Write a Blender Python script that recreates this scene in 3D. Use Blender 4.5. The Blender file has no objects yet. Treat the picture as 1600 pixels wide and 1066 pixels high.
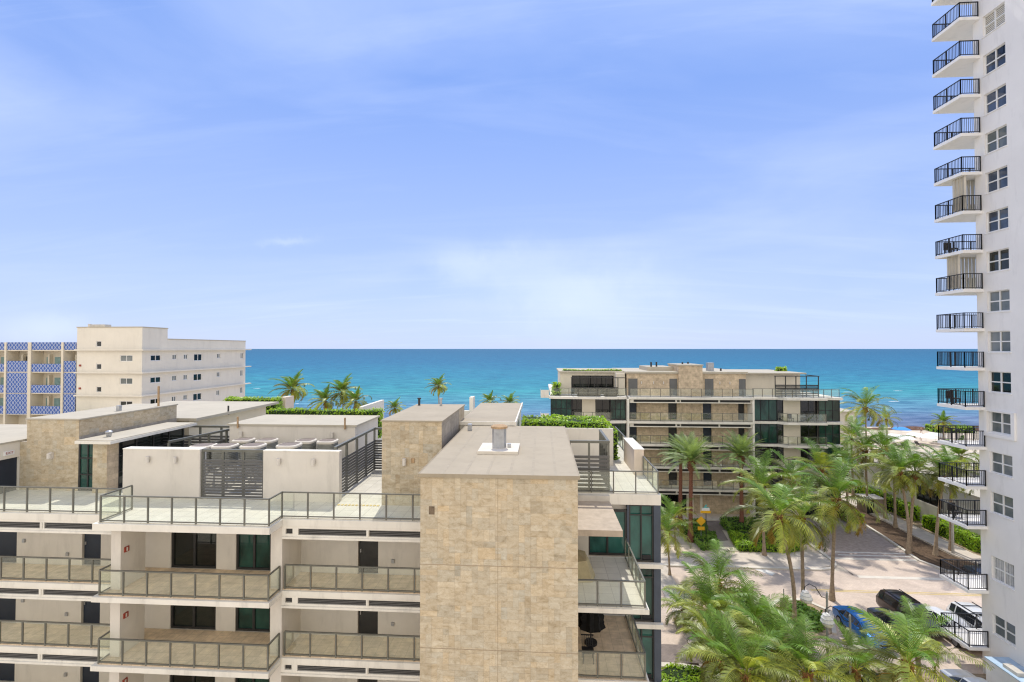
import bpy, math, random
from mathutils import Vector, Matrix
rnd = random.Random(11)
S = bpy.context.scene
COL = S.collection
rad = math.radians
# ---------------------------------------------------------------- camera model (metres, Z up, +Y = towards the sea)
F, CH = 740.0, 21.6
YAW, PIT = math.atan(46/740), math.atan(12/740)
def ray(px, py):
    r, u = px-800, 533-py
    f2 = F*math.cos(PIT)-u*math.sin(PIT); u2 = F*math.sin(PIT)+u*math.cos(PIT)
    return (r*math.cos(YAW)-f2*math.sin(YAW), r*math.sin(YAW)+f2*math.cos(YAW), u2)
def onZ(px, py, Z=0.0):
    d = ray(px, py); t = (Z-CH)/d[2]; return (d[0]*t, d[1]*t, Z)
def onY(px, py, Y):
    d = ray(px, py); t = Y/d[1]; return (d[0]*t, Y, CH+d[2]*t)
def onX(px, py, X):
    d = ray(px, py); t = X/d[0]; return (X, d[1]*t, CH+d[2]*t)
# ---------------------------------------------------------------- objects
ORG = {}
def tag(o, label=None, cat=None, group=None, kind=None):
    if label: o['label'] = label
    if cat: o['category'] = cat
    if group: o['group'] = group
    if kind: o['kind'] = kind
    return o
def thing(name, loc, label, cat, group=None, rz=0.0, local=False):
    o = bpy.data.objects.new(name, None); COL.objects.link(o)
    o.empty_display_size = .3
    o.location = loc; o.rotation_euler = (0, 0, rz)
    ORG[o.name] = Vector((0, 0, 0)) if local else Vector(loc)
    return tag(o, label, cat, group)
class MB:
    def __init__(s): s.v = []; s.f = []; s.c = []
    def face(s, pts, c=None):
        n = len(s.v); s.v += [tuple(p) for p in pts]; s.f.append(tuple(range(n, n+len(pts)))); s.c.append(c)
    def box(s, x0, x1, y0, y1, z0, z1, c=None):
        if x0 > x1: x0, x1 = x1, x0
        if y0 > y1: y0, y1 = y1, y0
        if z0 > z1: z0, z1 = z1, z0
        n = len(s.v)
        s.v += [(x0,y0,z0),(x1,y0,z0),(x1,y1,z0),(x0,y1,z0),(x0,y0,z1),(x1,y0,z1),(x1,y1,z1),(x0,y1,z1)]
        for q in ((0,3,2,1),(4,5,6,7),(0,1,5,4),(1,2,6,5),(2,3,7,6),(3,0,4,7)):
            s.f.append(tuple(n+i for i in q)); s.c.append(c)
        return s
    def prism(s, poly, z0, z1, c=None):
        a = sum(poly[i][0]*poly[(i+1) % len(poly)][1]-poly[(i+1) % len(poly)][0]*poly[i][1] for i in range(len(poly)))
        if a < 0: poly = poly[::-1]
        n = len(s.v); k = len(poly)
        s.v += [(p[0], p[1], z0) for p in poly]+[(p[0], p[1], z1) for p in poly]
        s.f.append(tuple(range(n+k-1, n-1, -1))); s.c.append(c)
        s.f.append(tuple(range(n+k, n+2*k))); s.c.append(c)
        for i in range(k):
            j = (i+1) % k; s.f.append((n+i, n+j, n+k+j, n+k+i)); s.c.append(c)
        return s
    def bar(s, p, q, w, h):
        p, q = Vector(p), Vector(q); t = (q-p).normalized()
        up = Vector((0,0,1)) if abs(t.z) < .95 else Vector((1,0,0))
        sd = t.cross(up).normalized()*w/2; u = sd.cross(t).normalized()*h/2
        n = len(s.v)
        for b in (p, q):
            s.v += [tuple(b-sd-u), tuple(b+sd-u), tuple(b+sd+u), tuple(b-sd+u)]
        for q4 in ((0,1,2,3),(7,6,5,4),(0,4,5,1),(1,5,6,2),(2,6,7,3),(3,7,4,0)):
            s.f.append(tuple(n+i for i in q4)); s.c.append(None)
        return s
    def tube(s, pts, rs, k=8, cap=True):
        n = len(s.v); pts = [Vector(p) for p in pts]
        for i, p in enumerate(pts):
            t = (pts[min(i+1, len(pts)-1)]-pts[max(i-1, 0)]).normalized()
            a = Vector((1,0,0)) if abs(t.x) < .9 else Vector((0,1,0))
            e1 = t.cross(a).normalized(); e2 = t.cross(e1)
            for j in range(k):
                th = 2*math.pi*j/k
                s.v.append(tuple(p+(e1*math.cos(th)+e2*math.sin(th))*rs[i]))
        for i in range(len(pts)-1):
            for j in range(k):
                j2 = (j+1) % k
                s.f.append((n+i*k+j, n+(i+1)*k+j, n+(i+1)*k+j2, n+i*k+j2)); s.c.append(None)
        if cap:
            s.f.append(tuple(n+j for j in range(k))); s.c.append(None)
            m = n+(len(pts)-1)*k; s.f.append(tuple(m+j for j in range(k-1, -1, -1))); s.c.append(None)
        return s
    def cyl(s, x, y, z0, z1, r0, r1=None, k=12):
        return s.tube([(x,y,z0),(x,y,z1)], [r0, r0 if r1 is None else r1], k)
    def ball(s, c, rx, ry, rz, nu=10, nv=7):
        n = len(s.v)
        for i in range(nv+1):
            ph = -math.pi/2+math.pi*i/nv
            for j in range(nu):
                th = 2*math.pi*j/nu
                s.v.append((c[0]+rx*math.cos(ph)*math.cos(th), c[1]+ry*math.cos(ph)*math.sin(th), c[2]+rz*math.sin(ph)))
        for i in range(nv):
            for j in range(nu):
                j2 = (j+1) % nu
                s.f.append((n+i*nu+j, n+i*nu+j2, n+(i+1)*nu+j2, n+(i+1)*nu+j)); s.c.append(None)
        return s
    def mesh(s, name, mat, off=(0,0,0), smooth=None):
        me = bpy.data.meshes.new(name)
        ox, oy, oz = off
        me.from_pydata([(v[0]-ox, v[1]-oy, v[2]-oz) for v in s.v], [], s.f)
        if mat: me.materials.append(mat)
        if any(c is not None for c in s.c):
            ca = me.color_attributes.new('tint', 'FLOAT_COLOR', 'CORNER')
            buf = []
            for p, c in zip(s.f, s.c):
                c = c if c is not None else (1,1,1)
                buf += [c[0], c[1], c[2], 1.0]*len(p)
            ca.data.foreach_set('color', buf)
        me.update()
        if smooth is not None:
            me.polygons.foreach_set('use_smooth', [True]*len(me.polygons))
            me.set_sharp_from_angle(angle=rad(smooth))
        return me
    def build(s, name, mat, parent=None, smooth=None, loc=None):
        if parent is not None:
            off = ORG[parent.name]
            o = bpy.data.objects.new(name, s.mesh(name, mat, off, smooth)); COL.objects.link(o)
            o.parent = parent; ORG[o.name] = off
        else:
            if loc is None:
                xs = [v[0] for v in s.v]; ys = [v[1] for v in s.v]; zs = [v[2] for v in s.v]
                loc = ((min(xs)+max(xs))/2, (min(ys)+max(ys))/2, min(zs))
            o = bpy.data.objects.new(name, s.mesh(name, mat, loc, smooth)); COL.objects.link(o)
            o.location = loc; ORG[o.name] = Vector(loc)
        return o
def copy_tree(o, parent=None):
    c = o.copy(); COL.objects.link(c); ORG[c.name] = ORG.get(o.name, Vector())
    if parent: c.parent = parent
    for ch in list(o.children): copy_tree(ch, c)
    return c
class Face:                       # a wall plane: u along it, d outwards, z up
    def __init__(s, ax, pos, sg=-1): s.ax, s.pos, s.sg = ax, pos, sg
    def box(s, mb, u0, u1, d0, d1, z0, z1):
        a, b = s.pos+s.sg*d0, s.pos+s.sg*d1
        if s.ax == 'y': mb.box(u0, u1, a, b, z0, z1)
        else: mb.box(a, b, u0, u1, z0, z1)
    def wall(s, mb, u0, u1, z0, z1, holes, t=.2):
        us = sorted({u0, u1, *[min(max(h[i], u0), u1) for h in holes for i in (0, 1)]})
        zs = sorted({z0, z1, *[min(max(h[i], z0), z1) for h in holes for i in (2, 3)]})
        for j in range(len(zs)-1):
            zc = (zs[j]+zs[j+1])/2; st = None
            for i in range(len(us)):
                solid = False
                if i < len(us)-1:
                    uc = (us[i]+us[i+1])/2
                    solid = not any(h[0] < uc < h[1] and h[2] < zc < h[3] for h in holes)
                if solid and st is None: st = us[i]
                if not solid and st is not None:
                    s.box(mb, st, us[i], 0, -t, zs[j], zs[j+1]); st = None
    def window(s, parent, u0, u1, z0, z1, cols, rows, fm, gm, name='window', fw=.05, d0=-.12, d1=-.04, pane='pane', mw=None):
        f = MB(); mw = mw or fw*.8
        s.box(f, u0, u1, d0, d1, z0, z0+fw); s.box(f, u0, u1, d0, d1, z1-fw, z1)
        s.box(f, u0, u0+fw, d0, d1, z0+fw, z1-fw); s.box(f, u1-fw, u1, d0, d1, z0+fw, z1-fw)
        for i in range(1, cols):
            c = u0+(u1-u0)*i/cols; s.box(f, c-mw/2, c+mw/2, d0, d1-.004, z0+fw, z1-fw)
        for i in range(1, rows):
            c = z0+(z1-z0)*i/rows; s.box(f, u0+fw, u1-fw, d0, d1-.008, c-mw/2, c+mw/2)
        o = f.build(name, fm, parent)
        g = MB(); s.box(g, u0+fw*.5, u1-fw*.5, d0+.02, d0+.035, z0+fw*.5, z1-fw*.5)
        g.build(pane, gm, o)
        return o
# ---------------------------------------------------------------- materials
M = {}
class NT:
    def __init__(s, tree): s.t = tree
    def n(s, typ, **kw):
        nd = s.t.nodes.new(typ)
        for k, v in kw.items():
            if k.startswith('i_'):
                key = k[2:]; nd.inputs[int(key) if key.isdigit() else key.replace('_', ' ')].default_value = v
            else: setattr(nd, k, v)
        return nd
    def l(s, a, b): s.t.links.new(a, b)
    def ramp(s, fac, stops, interp='LINEAR'):
        r = s.n('ShaderNodeValToRGB'); r.color_ramp.interpolation = interp
        e = r.color_ramp.elements
        while len(e) < len(stops): e.new(.5)
        for x, (p, c) in zip(e, stops):
            x.position = p; x.color = (*c, 1) if len(c) == 3 else c
        s.l(fac, r.inputs[0]); return r.outputs[0]
    def mix(s, fac, a, b, blend='MIX'):
        m = s.n('ShaderNodeMix', data_type='RGBA', blend_type=blend)
        for sock, val in ((m.inputs[0], fac), (m.inputs[6], a), (m.inputs[7], b)):
            if hasattr(val, 'links'): s.l(val, sock)
            elif isinstance(val, (int, float)): sock.default_value = val
            else: sock.default_value = (*val, 1)
        return m.outputs[2]
    def math(s, op, a, b=0.0, c=0.0):
        m = s.n('ShaderNodeMath', operation=op)
        for i, v in enumerate((a, b, c)):
            if hasattr(v, 'links'): s.l(v, m.inputs[i])
            else: m.inputs[i].default_value = v
        return m.outputs[0]
def newmat(name):
    m = bpy.data.materials.new(name); m.use_nodes = True
    t = m.node_tree; t.nodes.clear(); M[name] = m
    N = NT(t); out = N.n('ShaderNodeOutputMaterial')
    return m, N, out
def pos_vec(N, scale=(1,1,1), wall=False):
    g = N.n('ShaderNodeNewGeometry')
    src = g.outputs['Position']
    if wall:                      # (x+y, z) on vertical faces
        sp = N.n('ShaderNodeSeparateXYZ'); N.l(src, sp.inputs[0])
        cb = N.n('ShaderNodeCombineXYZ'); N.l(N.math('ADD', sp.outputs[0], sp.outputs[1]), cb.inputs[0]); N.l(sp.outputs[2], cb.inputs[1])
        src = cb.outputs[0]
    mp = N.n('ShaderNodeMapping'); mp.inputs['Scale'].default_value = scale; N.l(src, mp.inputs[0])
    return mp.outputs[0]
def mat(name, col, rough=.7, var=.12, scale=1.2, stain=0.0, spec=.3, metal=0.0, bump=0.0, bscale=40, tint=False):
    m, N, out = newmat(name)
    b = N.n('ShaderNodeBsdfPrincipled'); b.inputs['Roughness'].default_value = rough
    b.inputs['Specular IOR Level'].default_value = spec; b.inputs['Metallic'].default_value = metal
    c = col
    pv = pos_vec(N)
    nz = N.n('ShaderNodeTexNoise', i_Scale=scale, i_Detail=6.0, i_Roughness=.62); N.l(pv, nz.inputs['Vector'])
    lo = tuple(x*(1-var) for x in col); hi = tuple(min(1, x*(1+var)) for x in col)
    c = N.ramp(nz.outputs[0], [(.3, lo), (.7, hi)])
    if stain:
        n2 = N.n('ShaderNodeTexNoise', i_Scale=1.0, i_Detail=8.0, i_Roughness=.7)
        N.l(pos_vec(N, (1.6, 1.6, .35)), n2.inputs['Vector'])
        f = N.ramp(n2.outputs[0], [(.52, (0,0,0)), (.75, (1,1,1))])
        c = N.mix(N.math('MULTIPLY', f, stain), c, tuple(x*.55 for x in col))
    if tint:
        at = N.n('ShaderNodeAttribute', attribute_name='tint'); c = N.mix(1.0, c, at.outputs[0], 'MULTIPLY')
    N.l(c, b.inputs['Base Color']) if hasattr(c, 'links') else None
    if bump:
        bp = N.n('ShaderNodeBump', i_Strength=bump, i_Distance=.02)
        n3 = N.n('ShaderNodeTexNoise', i_Scale=bscale, i_Detail=4.0); N.l(pv, n3.inputs['Vector'])
        N.l(n3.outputs[0], bp.inputs['Height']); N.l(bp.outputs[0], b.inputs['Normal'])
    N.l(b.outputs[0], out.inputs[0])
    return m
WHITE = mat('white_stucco', (.63,.59,.52), .85, .06, .6, .34, .2, bump=.15)
CREAM = mat('cream_stucco', (.68,.62,.50), .85, .06, .5, .2, .2, bump=.15)
BEIGE = mat('beige_paint', (.70,.66,.57), .85, .05, .35, .2, .2)
GREYW = mat('pale_tower_paint', (.79,.775,.75), .8, .05, .3, .3, .2)
EDGE = mat('white_slab_edge', (.72,.69,.61), .8, .07, .8, .5, .2)
ROOFM = mat('roof_membrane', (.375,.325,.245), .85, .07, .5, .25, .2)
ROOFL = mat('pale_roof_membrane', (.46,.42,.335), .85, .06, .6, .2, .2)
METAL = mat('bronze_metal', (.15,.15,.125), .45, .12, 3, 0, .4, .3)
DARK = mat('dark_metal', (.030,.029,.028), .5, .15, 3, 0, .4)
BLACK = mat('black_steel', (.012,.012,.014), .5, .1, 3, 0, .4)
NAVY = mat('navy_door_paint', (.018,.026,.042), .45, .15, 2, 0, .4)
LOUV = mat('louvre_metal', (.105,.103,.098), .5, .15, 3, 0, .4)
WFRAME = mat('white_window_frame', (.75,.75,.73), .5, .04, 3, 0, .4)
RED = mat('red_sign_paint', (.30,.05,.03), .5, .1, 4)
GALV = mat('galvanised_metal', (.42,.43,.44), .4, .15, 5, .3, .5, .6)
RUST = mat('rusty_cap', (.40,.27,.15), .8, .3, 8, .3)
CONC = mat('concrete', (.55,.52,.46), .9, .12, 1.5, .35, .2, bump=.2)
KERB = mat('pale_kerb', (.66,.61,.52), .9, .08, 1.5, .2, .2)
MULCH = mat('mulch', (.11,.075,.05), .95, .5, 6, 0, .1, bump=.6, bscale=25)
SOIL = mat('sandy_soil', (.36,.28,.19), .95, .3, 4, 0, .1, bump=.5, bscale=20)
ASPH = mat('asphalt', (.41,.34,.30), .9, .2, 2.5, .15, .2, bump=.3, bscale=60)
WLINE = mat('white_road_paint', (.72,.70,.64), .8, .1, 3)
YLINE = mat('yellow_road_paint', (.62,.47,.17), .8, .15, 3)
SHUT = mat('storm_shutter_paint', (.62,.58,.49), .7, .08, 2, .3)
BARK = mat('palm_bark', (.33,.25,.17), .9, .3, 5, .2, .1, bump=.6, bscale=14)
FIBRE = mat('palm_fibre', (.24,.115,.05), .95, .5, 9, 0, .1, bump=.8, bscale=18)
DBARK = mat('date_palm_bark', (.19,.085,.055), .95, .45, 9, 0, .1, bump=.9, bscale=12)
RUBBER = mat('tyre_rubber', (.02,.02,.02), .85, .2, 5)
ALLOY = mat('alloy_rim', (.5,.5,.5), .3, .1, 5, 0, .5, .8)
SIGNY = mat('yellow_sign_paint', (.75,.42,.02), .5, .06, 3)
SIGNT = mat('teal_sign_paint', (.10,.42,.40), .5, .1, 3)
SIGNB = mat('brown_sign_paint', (.33,.25,.20), .6, .1, 3)
BLUEP = mat('pale_blue_paint', (.38,.50,.62), .8, .25, 1.2, .2)
TEALD = mat('teal_door_paint', (.22,.34,.33), .6, .15, 2)
CLOTH = mat('beige_cover_cloth', (.42,.36,.22), .95, .15, 3)
BCLOTH = mat('black_cover_cloth', (.008,.008,.008), .95, .15, 3)
CURT = mat('white_curtain', (.62,.62,.60), .9, .15, 3)
WOODM = mat('dark_furniture', (.035,.03,.025), .6, .2, 4)
UMBW = mat('white_canvas', (.78,.77,.72), .85, .04, 2)
UMBB = mat('blue_canvas', (.06,.28,.68), .85, .06, 2)
SKIN = mat('tanned_skin', (.42,.25,.16), .6, .08, 5)
SWIM = mat('dark_swimwear', (.04,.05,.10), .8, .1, 5)
PINK = mat('pale_parapet', (.68,.58,.47), .85, .07, 1, .2, .2)
WEED = mat('dried_seaweed', (.15,.085,.055), .95, .4, 1.2, 0, .1, bump=.5, bscale=3)
def carpaint(name, col, metal=.35):
    m = mat(name, col, .28, .03, .8, 0, .5, metal)
    m.node_tree.nodes['Principled BSDF'].inputs['Coat Weight'].default_value = .6
    return m
def tilemat(name, c1, c2, mortar, sx, sy, ms=.01, wall=False, rough=.8, mottle=.25, mscale=1.5, offset=.5):
    m, N, out = newmat(name)
    b = N.n('ShaderNodeBsdfPrincipled', i_Roughness=rough); b.inputs['Specular IOR Level'].default_value = .25
    pv = pos_vec(N, (1,1,1), wall)
    br = N.n('ShaderNodeTexBrick', offset=offset)
    for k, v in (('Color1', c1), ('Color2', c2), ('Mortar', mortar)): br.inputs[k].default_value = (*v, 1)
    br.inputs['Scale'].default_value = 1; br.inputs['Brick Width'].default_value = sx; br.inputs['Row Height'].default_value = sy
    br.inputs['Mortar Size'].default_value = ms; br.inputs['Bias'].default_value = 0
    N.l(pv, br.inputs['Vector'])
    nz = N.n('ShaderNodeTexNoise', i_Scale=mscale, i_Detail=8.0, i_Roughness=.65); N.l(pos_vec(N), nz.inputs['Vector'])
    f = N.ramp(nz.outputs[0], [(.3, (1-mottle,)*3), (.7, (1+mottle*.5,)*3)])
    c = N.mix(1.0, br.outputs[0], f, 'MULTIPLY')
    N.l(c, b.inputs['Base Color']); N.l(b.outputs[0], out.inputs[0])
    return m
TERR = tilemat('terrace_tile', (.62,.59,.50), (.58,.55,.46), (.43,.40,.34), .6, .6, .012, mottle=.12, offset=0)
BALF = tilemat('balcony_tile', (.72,.58,.41), (.65,.52,.37), (.46,.38,.28), .45, .45, .008, mottle=.3, mscale=2.5, offset=0)
STONEP = tilemat('stone_wall_pattern', (.62,.50,.345), (.54,.43,.30), (.40,.33,.24), .61, .31, .006, True, .85, .35, 2.2)
STONEG = tilemat('grey_stone_pattern', (.44,.39,.32), (.37,.33,.27), (.27,.24,.2), 1.2, .6, .006, True, .85, .3, 3)
PAVER = tilemat('paver_road', (.66,.545,.44), (.59,.48,.39), (.50,.41,.335), .22, .11, .006, False, .9, .22, .5)
PAVERD = tilemat('dark_paver', (.30,.25,.22), (.25,.21,.19), (.19,.16,.145), .22, .11, .006, False, .9, .25, .7)
WALK = tilemat('pavement', (.62,.55,.46), (.58,.51,.43), (.45,.40,.34), 1.2, 1.2, .014, False, .9, .15, .9, 0)
# travertine cladding: one tint per stone
def travertine():
    m, N, out = newmat('travertine_cladding')
    b = N.n('ShaderNodeBsdfPrincipled', i_Roughness=.8); b.inputs['Specular IOR Level'].default_value = .25
    at = N.n('ShaderNodeAttribute', attribute_name='tint')
    n1 = N.n('ShaderNodeTexNoise', i_Scale=3.2, i_Detail=11.0, i_Roughness=.7, i_Distortion=.6); N.l(pos_vec(N, (1,1,1.8)), n1.inputs['Vector'])
    n2 = N.n('ShaderNodeTexNoise', i_Scale=11.0, i_Detail=6.0, i_Roughness=.75, i_Distortion=1.2); N.l(pos_vec(N, (1,1,1.5)), n2.inputs['Vector'])
    base = N.ramp(n1.outputs[0], [(.30, (.33,.265,.165)), (.45, (.47,.395,.275)), (.58,(.53,.46,.335)), (.74, (.60,.545,.43))])
    c = N.mix(1.0, base, at.outputs[0], 'MULTIPLY')
    pits = N.ramp(n2.outputs[0], [(.54, (0,0,0)), (.70, (1,1,1))])
    c = N.mix(N.math('MULTIPLY', pits, .62), c, (.25,.18,.10))
    N.l(c, b.inputs['Base Color'])
    bp = N.n('ShaderNodeBump', i_Strength=.35, i_Distance=.01); N.l(n2.outputs[0], bp.inputs['Height']); N.l(bp.outputs[0], b.inputs['Normal'])
    N.l(b.outputs[0], out.inputs[0]); return m
TRAV = travertine()
GROUT = mat('stone_grout', (.33,.26,.18), .95, .15, 3)
def railglass():
    m, N, out = newmat('railing_glass')
    t = N.n('ShaderNodeBsdfTransparent'); t.inputs[0].default_value = (.97,.985,.96,1)
    g = N.n('ShaderNodeBsdfGlossy', i_Roughness=.03); g.inputs[0].default_value = (.95,1,.91,1)
    lw = N.n('ShaderNodeLayerWeight', i_Blend=.5)
    fr = N.math('MULTIPLY_ADD', N.math('POWER', lw.outputs['Facing'], 5.0), 1.0, .075)
    mx = N.n('ShaderNodeMixShader'); N.l(fr, mx.inputs[0]); N.l(t.outputs[0], mx.inputs[1]); N.l(g.outputs[0], mx.inputs[2])
    d = N.n('ShaderNodeBsdfDiffuse'); d.inputs[0].default_value = (.55,.62,.52,1)
    nz = N.n('ShaderNodeTexNoise', i_Scale=.9, i_Detail=5.0); N.l(pos_vec(N), nz.inputs['Vector'])
    f = N.ramp(nz.outputs[0], [(.35, (.006,)*3), (.7, (.022,)*3)])
    m2 = N.n('ShaderNodeMixShader'); N.l(f, m2.inputs[0]); N.l(mx.outputs[0], m2.inputs[1]); N.l(d.outputs[0], m2.inputs[2])
    N.l(m2.outputs[0], out.inputs[0]); return m
RGLASS = railglass()
def winglass(name, c1, c2, spec=.6, scale=.7):
    m, N, out = newmat(name)
    b = N.n('ShaderNodeBsdfPrincipled', i_Roughness=.04); b.inputs['Specular IOR Level'].default_value = spec
    nz = N.n('ShaderNodeTexNoise', i_Scale=scale, i_Detail=5.0, i_Distortion=.5); N.l(pos_vec(N, (1,1,.6)), nz.inputs['Vector'])
    N.l(N.ramp(nz.outputs[0], [(.4, c1), (.62, c2)]), b.inputs['Base Color'])
    bp = N.n('ShaderNodeBump', i_Strength=.04, i_Distance=.02); n2 = N.n('ShaderNodeTexNoise', i_Scale=2.0, i_Detail=2.0)
    N.l(pos_vec(N), n2.inputs['Vector']); N.l(n2.outputs[0], bp.inputs['Height']); N.l(bp.outputs[0], b.inputs['Normal'])
    N.l(b.outputs[0], out.inputs[0]); return m
GDARK = winglass('dark_window_glass', (.006,.007,.007), (.016,.022,.018))
GGREEN = winglass('green_window_glass', (.006,.022,.018), (.022,.075,.058), .45)
GTEAL = winglass('teal_window_glass', (.010,.055,.046), (.03,.12,.10), .5, .9)
GBLUE = winglass('blue_window_glass', (.02,.03,.05), (.06,.085,.13), .8)
GGREY = winglass('grey_window_glass', (.10,.12,.12), (.20,.22,.22), .6)
GCAR = winglass('car_glass', (.012,.014,.016), (.03,.035,.04), .8)
def leafmat(name, lo, hi, trans=.22):
    m, N, out = newmat(name)
    at = N.n('ShaderNodeAttribute', attribute_name='tint')
    nz = N.n('ShaderNodeTexNoise', i_Scale=.8, i_Detail=3.0); N.l(pos_vec(N), nz.inputs['Vector'])
    c = N.mix(1.0, N.ramp(nz.outputs[0], [(.35, lo), (.65, hi)]), at.outputs[0], 'MULTIPLY')
    d = N.n('ShaderNodeBsdfPrincipled', i_Roughness=.42); d.inputs['Specular IOR Level'].default_value = .4
    t = N.n('ShaderNodeBsdfTranslucent')
    N.l(c, d.inputs['Base Color'])
    N.l(N.mix(1.0, c, (1.35,1.4,.5), 'MULTIPLY'), t.inputs[0])
    mx = N.n('ShaderNodeMixShader', i_0=trans); N.l(d.outputs[0], mx.inputs[1]); N.l(t.outputs[0], mx.inputs[2])
    N.l(mx.outputs[0], out.inputs[0]); return m
LPALM = leafmat('coconut_leaf', (.15,.20,.036), (.31,.345,.085))
LDATE = leafmat('date_palm_leaf', (.19,.27,.11), (.31,.40,.18), .35)
LHEDGE = leafmat('hedge_leaf', (.20,.36,.025), (.36,.54,.05), .35)
LCOVER = leafmat('groundcover_leaf', (.11,.23,.03), (.21,.36,.055), .3)
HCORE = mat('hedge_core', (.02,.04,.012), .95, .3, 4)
# ---------------------------------------------------------------- world, sun, camera
SUN_EL, SUN_AZ = rad(61), rad(-7.6)            # azimuth from +Y towards +X
w = bpy.data.worlds.new('World'); S.world = w; w.use_nodes = True
w.node_tree.nodes.clear(); N = NT(w.node_tree)
sky = N.n('ShaderNodeTexSky', sky_type='NISHITA', sun_disc=False, sun_elevation=SUN_EL, sun_rotation=SUN_AZ,
          altitude=0.0, air_density=1.0, dust_density=.6, ozone_density=2.5)
tc = N.n('ShaderNodeTexCoord')
sp = N.n('ShaderNodeSeparateXYZ'); N.l(tc.outputs['Generated'], sp.inputs[0])
zz = N.math('ADD', N.math('MAXIMUM', sp.outputs[2], 0.0), .16)
cb = N.n('ShaderNodeCombineXYZ')
N.l(N.math('DIVIDE', sp.outputs[0], zz), cb.inputs[0]); N.l(N.math('DIVIDE', sp.outputs[1], zz), cb.inputs[1])
mp = N.n('ShaderNodeMapping'); mp.inputs['Scale'].default_value = (.55, 1.25, 1); mp.inputs['Rotation'].default_value = (0, 0, rad(-9)); mp.inputs['Location'].default_value = (3.1, 1.7, 0)
N.l(cb.outputs[0], mp.inputs[0])
n1 = N.n('ShaderNodeTexNoise', i_Scale=.9, i_Detail=7.0, i_Roughness=.52, i_Distortion=.7); N.l(mp.outputs[0], n1.inputs['Vector'])
n2 = N.n('ShaderNodeTexNoise', i_Scale=.33, i_Detail=3.0, i_Roughness=.5); N.l(mp.outputs[0], n2.inputs['Vector'])
cl = N.ramp(N.math('ADD', N.math('MULTIPLY', n1.outputs[0], .6), N.math('MULTIPLY', n2.outputs[0], .5)), [(.47, (0,0,0)), (.66, (1,1,1))])
grad = N.ramp(sp.outputs[2], [(0.0, (.47,.565,.83)), (.07, (.41,.52,.81)), (.32, (.285,.41,.80)), (.60, (.125,.275,.74)), (1.0, (.10,.23,.66))])
base = N.mix(.80, sky.outputs[0], N.mix(1.0, grad, (10.0, 10.0, 10.0), 'MULTIPLY'))
skyc = N.mix(N.math('MULTIPLY', cl, .72), base, (4.7, 5.75, 8.6))
m2 = N.n('ShaderNodeMapping'); m2.inputs['Scale'].default_value = (.5, 3.6, 1); m2.inputs['Rotation'].default_value = (0, 0, rad(-14)); N.l(cb.outputs[0], m2.inputs[0])
n6 = N.n('ShaderNodeTexNoise', i_Scale=1.1, i_Detail=8.0, i_Roughness=.6, i_Distortion=.5); N.l(m2.outputs[0], n6.inputs['Vector'])
wisp = N.math('MULTIPLY', N.ramp(n6.outputs[0], [(.50, (0,0,0)), (.74, (1,1,1))]), N.ramp(n2.outputs[0], [(.38, (.15,.15,.15)), (.6, (1,1,1))]))
skyc = N.mix(N.math('MULTIPLY', wisp, .55), skyc, (5.6, 6.6, 9.0))
# soft low cloud patches over the sea
yy_ = N.math('MAXIMUM', sp.outputs[1], .05)
pn = N.n('ShaderNodeTexNoise', i_Scale=9.0, i_Detail=6.0, i_Roughness=.6); N.l(tc.outputs['Generated'], pn.inputs['Vector'])
pu = N.math('ADD', N.math('DIVIDE', sp.outputs[0], yy_), N.math('MULTIPLY', N.math('SUBTRACT', pn.outputs[0], .5), .22))
pw = N.math('ADD', N.math('DIVIDE', sp.outputs[2], yy_), N.math('MULTIPLY', N.math('SUBTRACT', pn.outputs[0], .5), .09))
for u0, v0, su, sv, k in ((0.079, 0.112, .17, .085, .62), (-0.137, 0.187, .11, .035, .42), (-1.133, 0.036, .12, .035, .5), (-0.546, 0.239, .05, .008, .3)):
    du, dv = N.math('DIVIDE', N.math('SUBTRACT', pu, u0), su), N.math('DIVIDE', N.math('SUBTRACT', pw, v0), sv)
    q = N.math('ADD', N.math('MULTIPLY', du, du), N.math('MULTIPLY', dv, dv))
    skyc = N.mix(N.math('MULTIPLY', N.math('EXPONENT', N.math('MULTIPLY', q, -1.0)), k), skyc, (6.3, 7.2, 9.3))
# added unseen bright cloud bank, landward behind the viewer, to brighten shaded walls
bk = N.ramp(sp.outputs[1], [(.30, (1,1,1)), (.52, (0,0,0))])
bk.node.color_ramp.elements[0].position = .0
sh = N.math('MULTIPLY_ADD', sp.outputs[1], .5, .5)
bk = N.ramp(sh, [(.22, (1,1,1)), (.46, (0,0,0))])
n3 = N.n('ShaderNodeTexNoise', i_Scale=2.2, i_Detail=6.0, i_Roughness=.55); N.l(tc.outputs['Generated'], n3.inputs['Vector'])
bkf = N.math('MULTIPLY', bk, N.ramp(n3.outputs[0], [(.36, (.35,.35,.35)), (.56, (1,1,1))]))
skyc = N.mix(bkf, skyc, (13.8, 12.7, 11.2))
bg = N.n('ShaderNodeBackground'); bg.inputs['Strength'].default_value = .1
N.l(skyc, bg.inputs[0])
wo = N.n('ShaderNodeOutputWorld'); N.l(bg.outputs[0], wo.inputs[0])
sd = bpy.data.lights.new('sun', 'SUN'); sd.energy = 2.8; sd.angle = rad(.5); sd.color = (1, .95, .87)
so = bpy.data.objects.new('sun', sd); COL.objects.link(so)
dsun = Vector((math.sin(SUN_AZ)*math.cos(SUN_EL), math.cos(SUN_AZ)*math.cos(SUN_EL), math.sin(SUN_EL)))
so.rotation_euler = dsun.to_track_quat('Z', 'Y').to_euler(); so.location = (0, 40, 60)
cd = bpy.data.cameras.new('camera'); cd.sensor_width = 36; cd.lens = F/1600*36; cd.clip_end = 60000; cd.clip_start = .2
co = bpy.data.objects.new('camera', cd); COL.objects.link(co); S.camera = co
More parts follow.
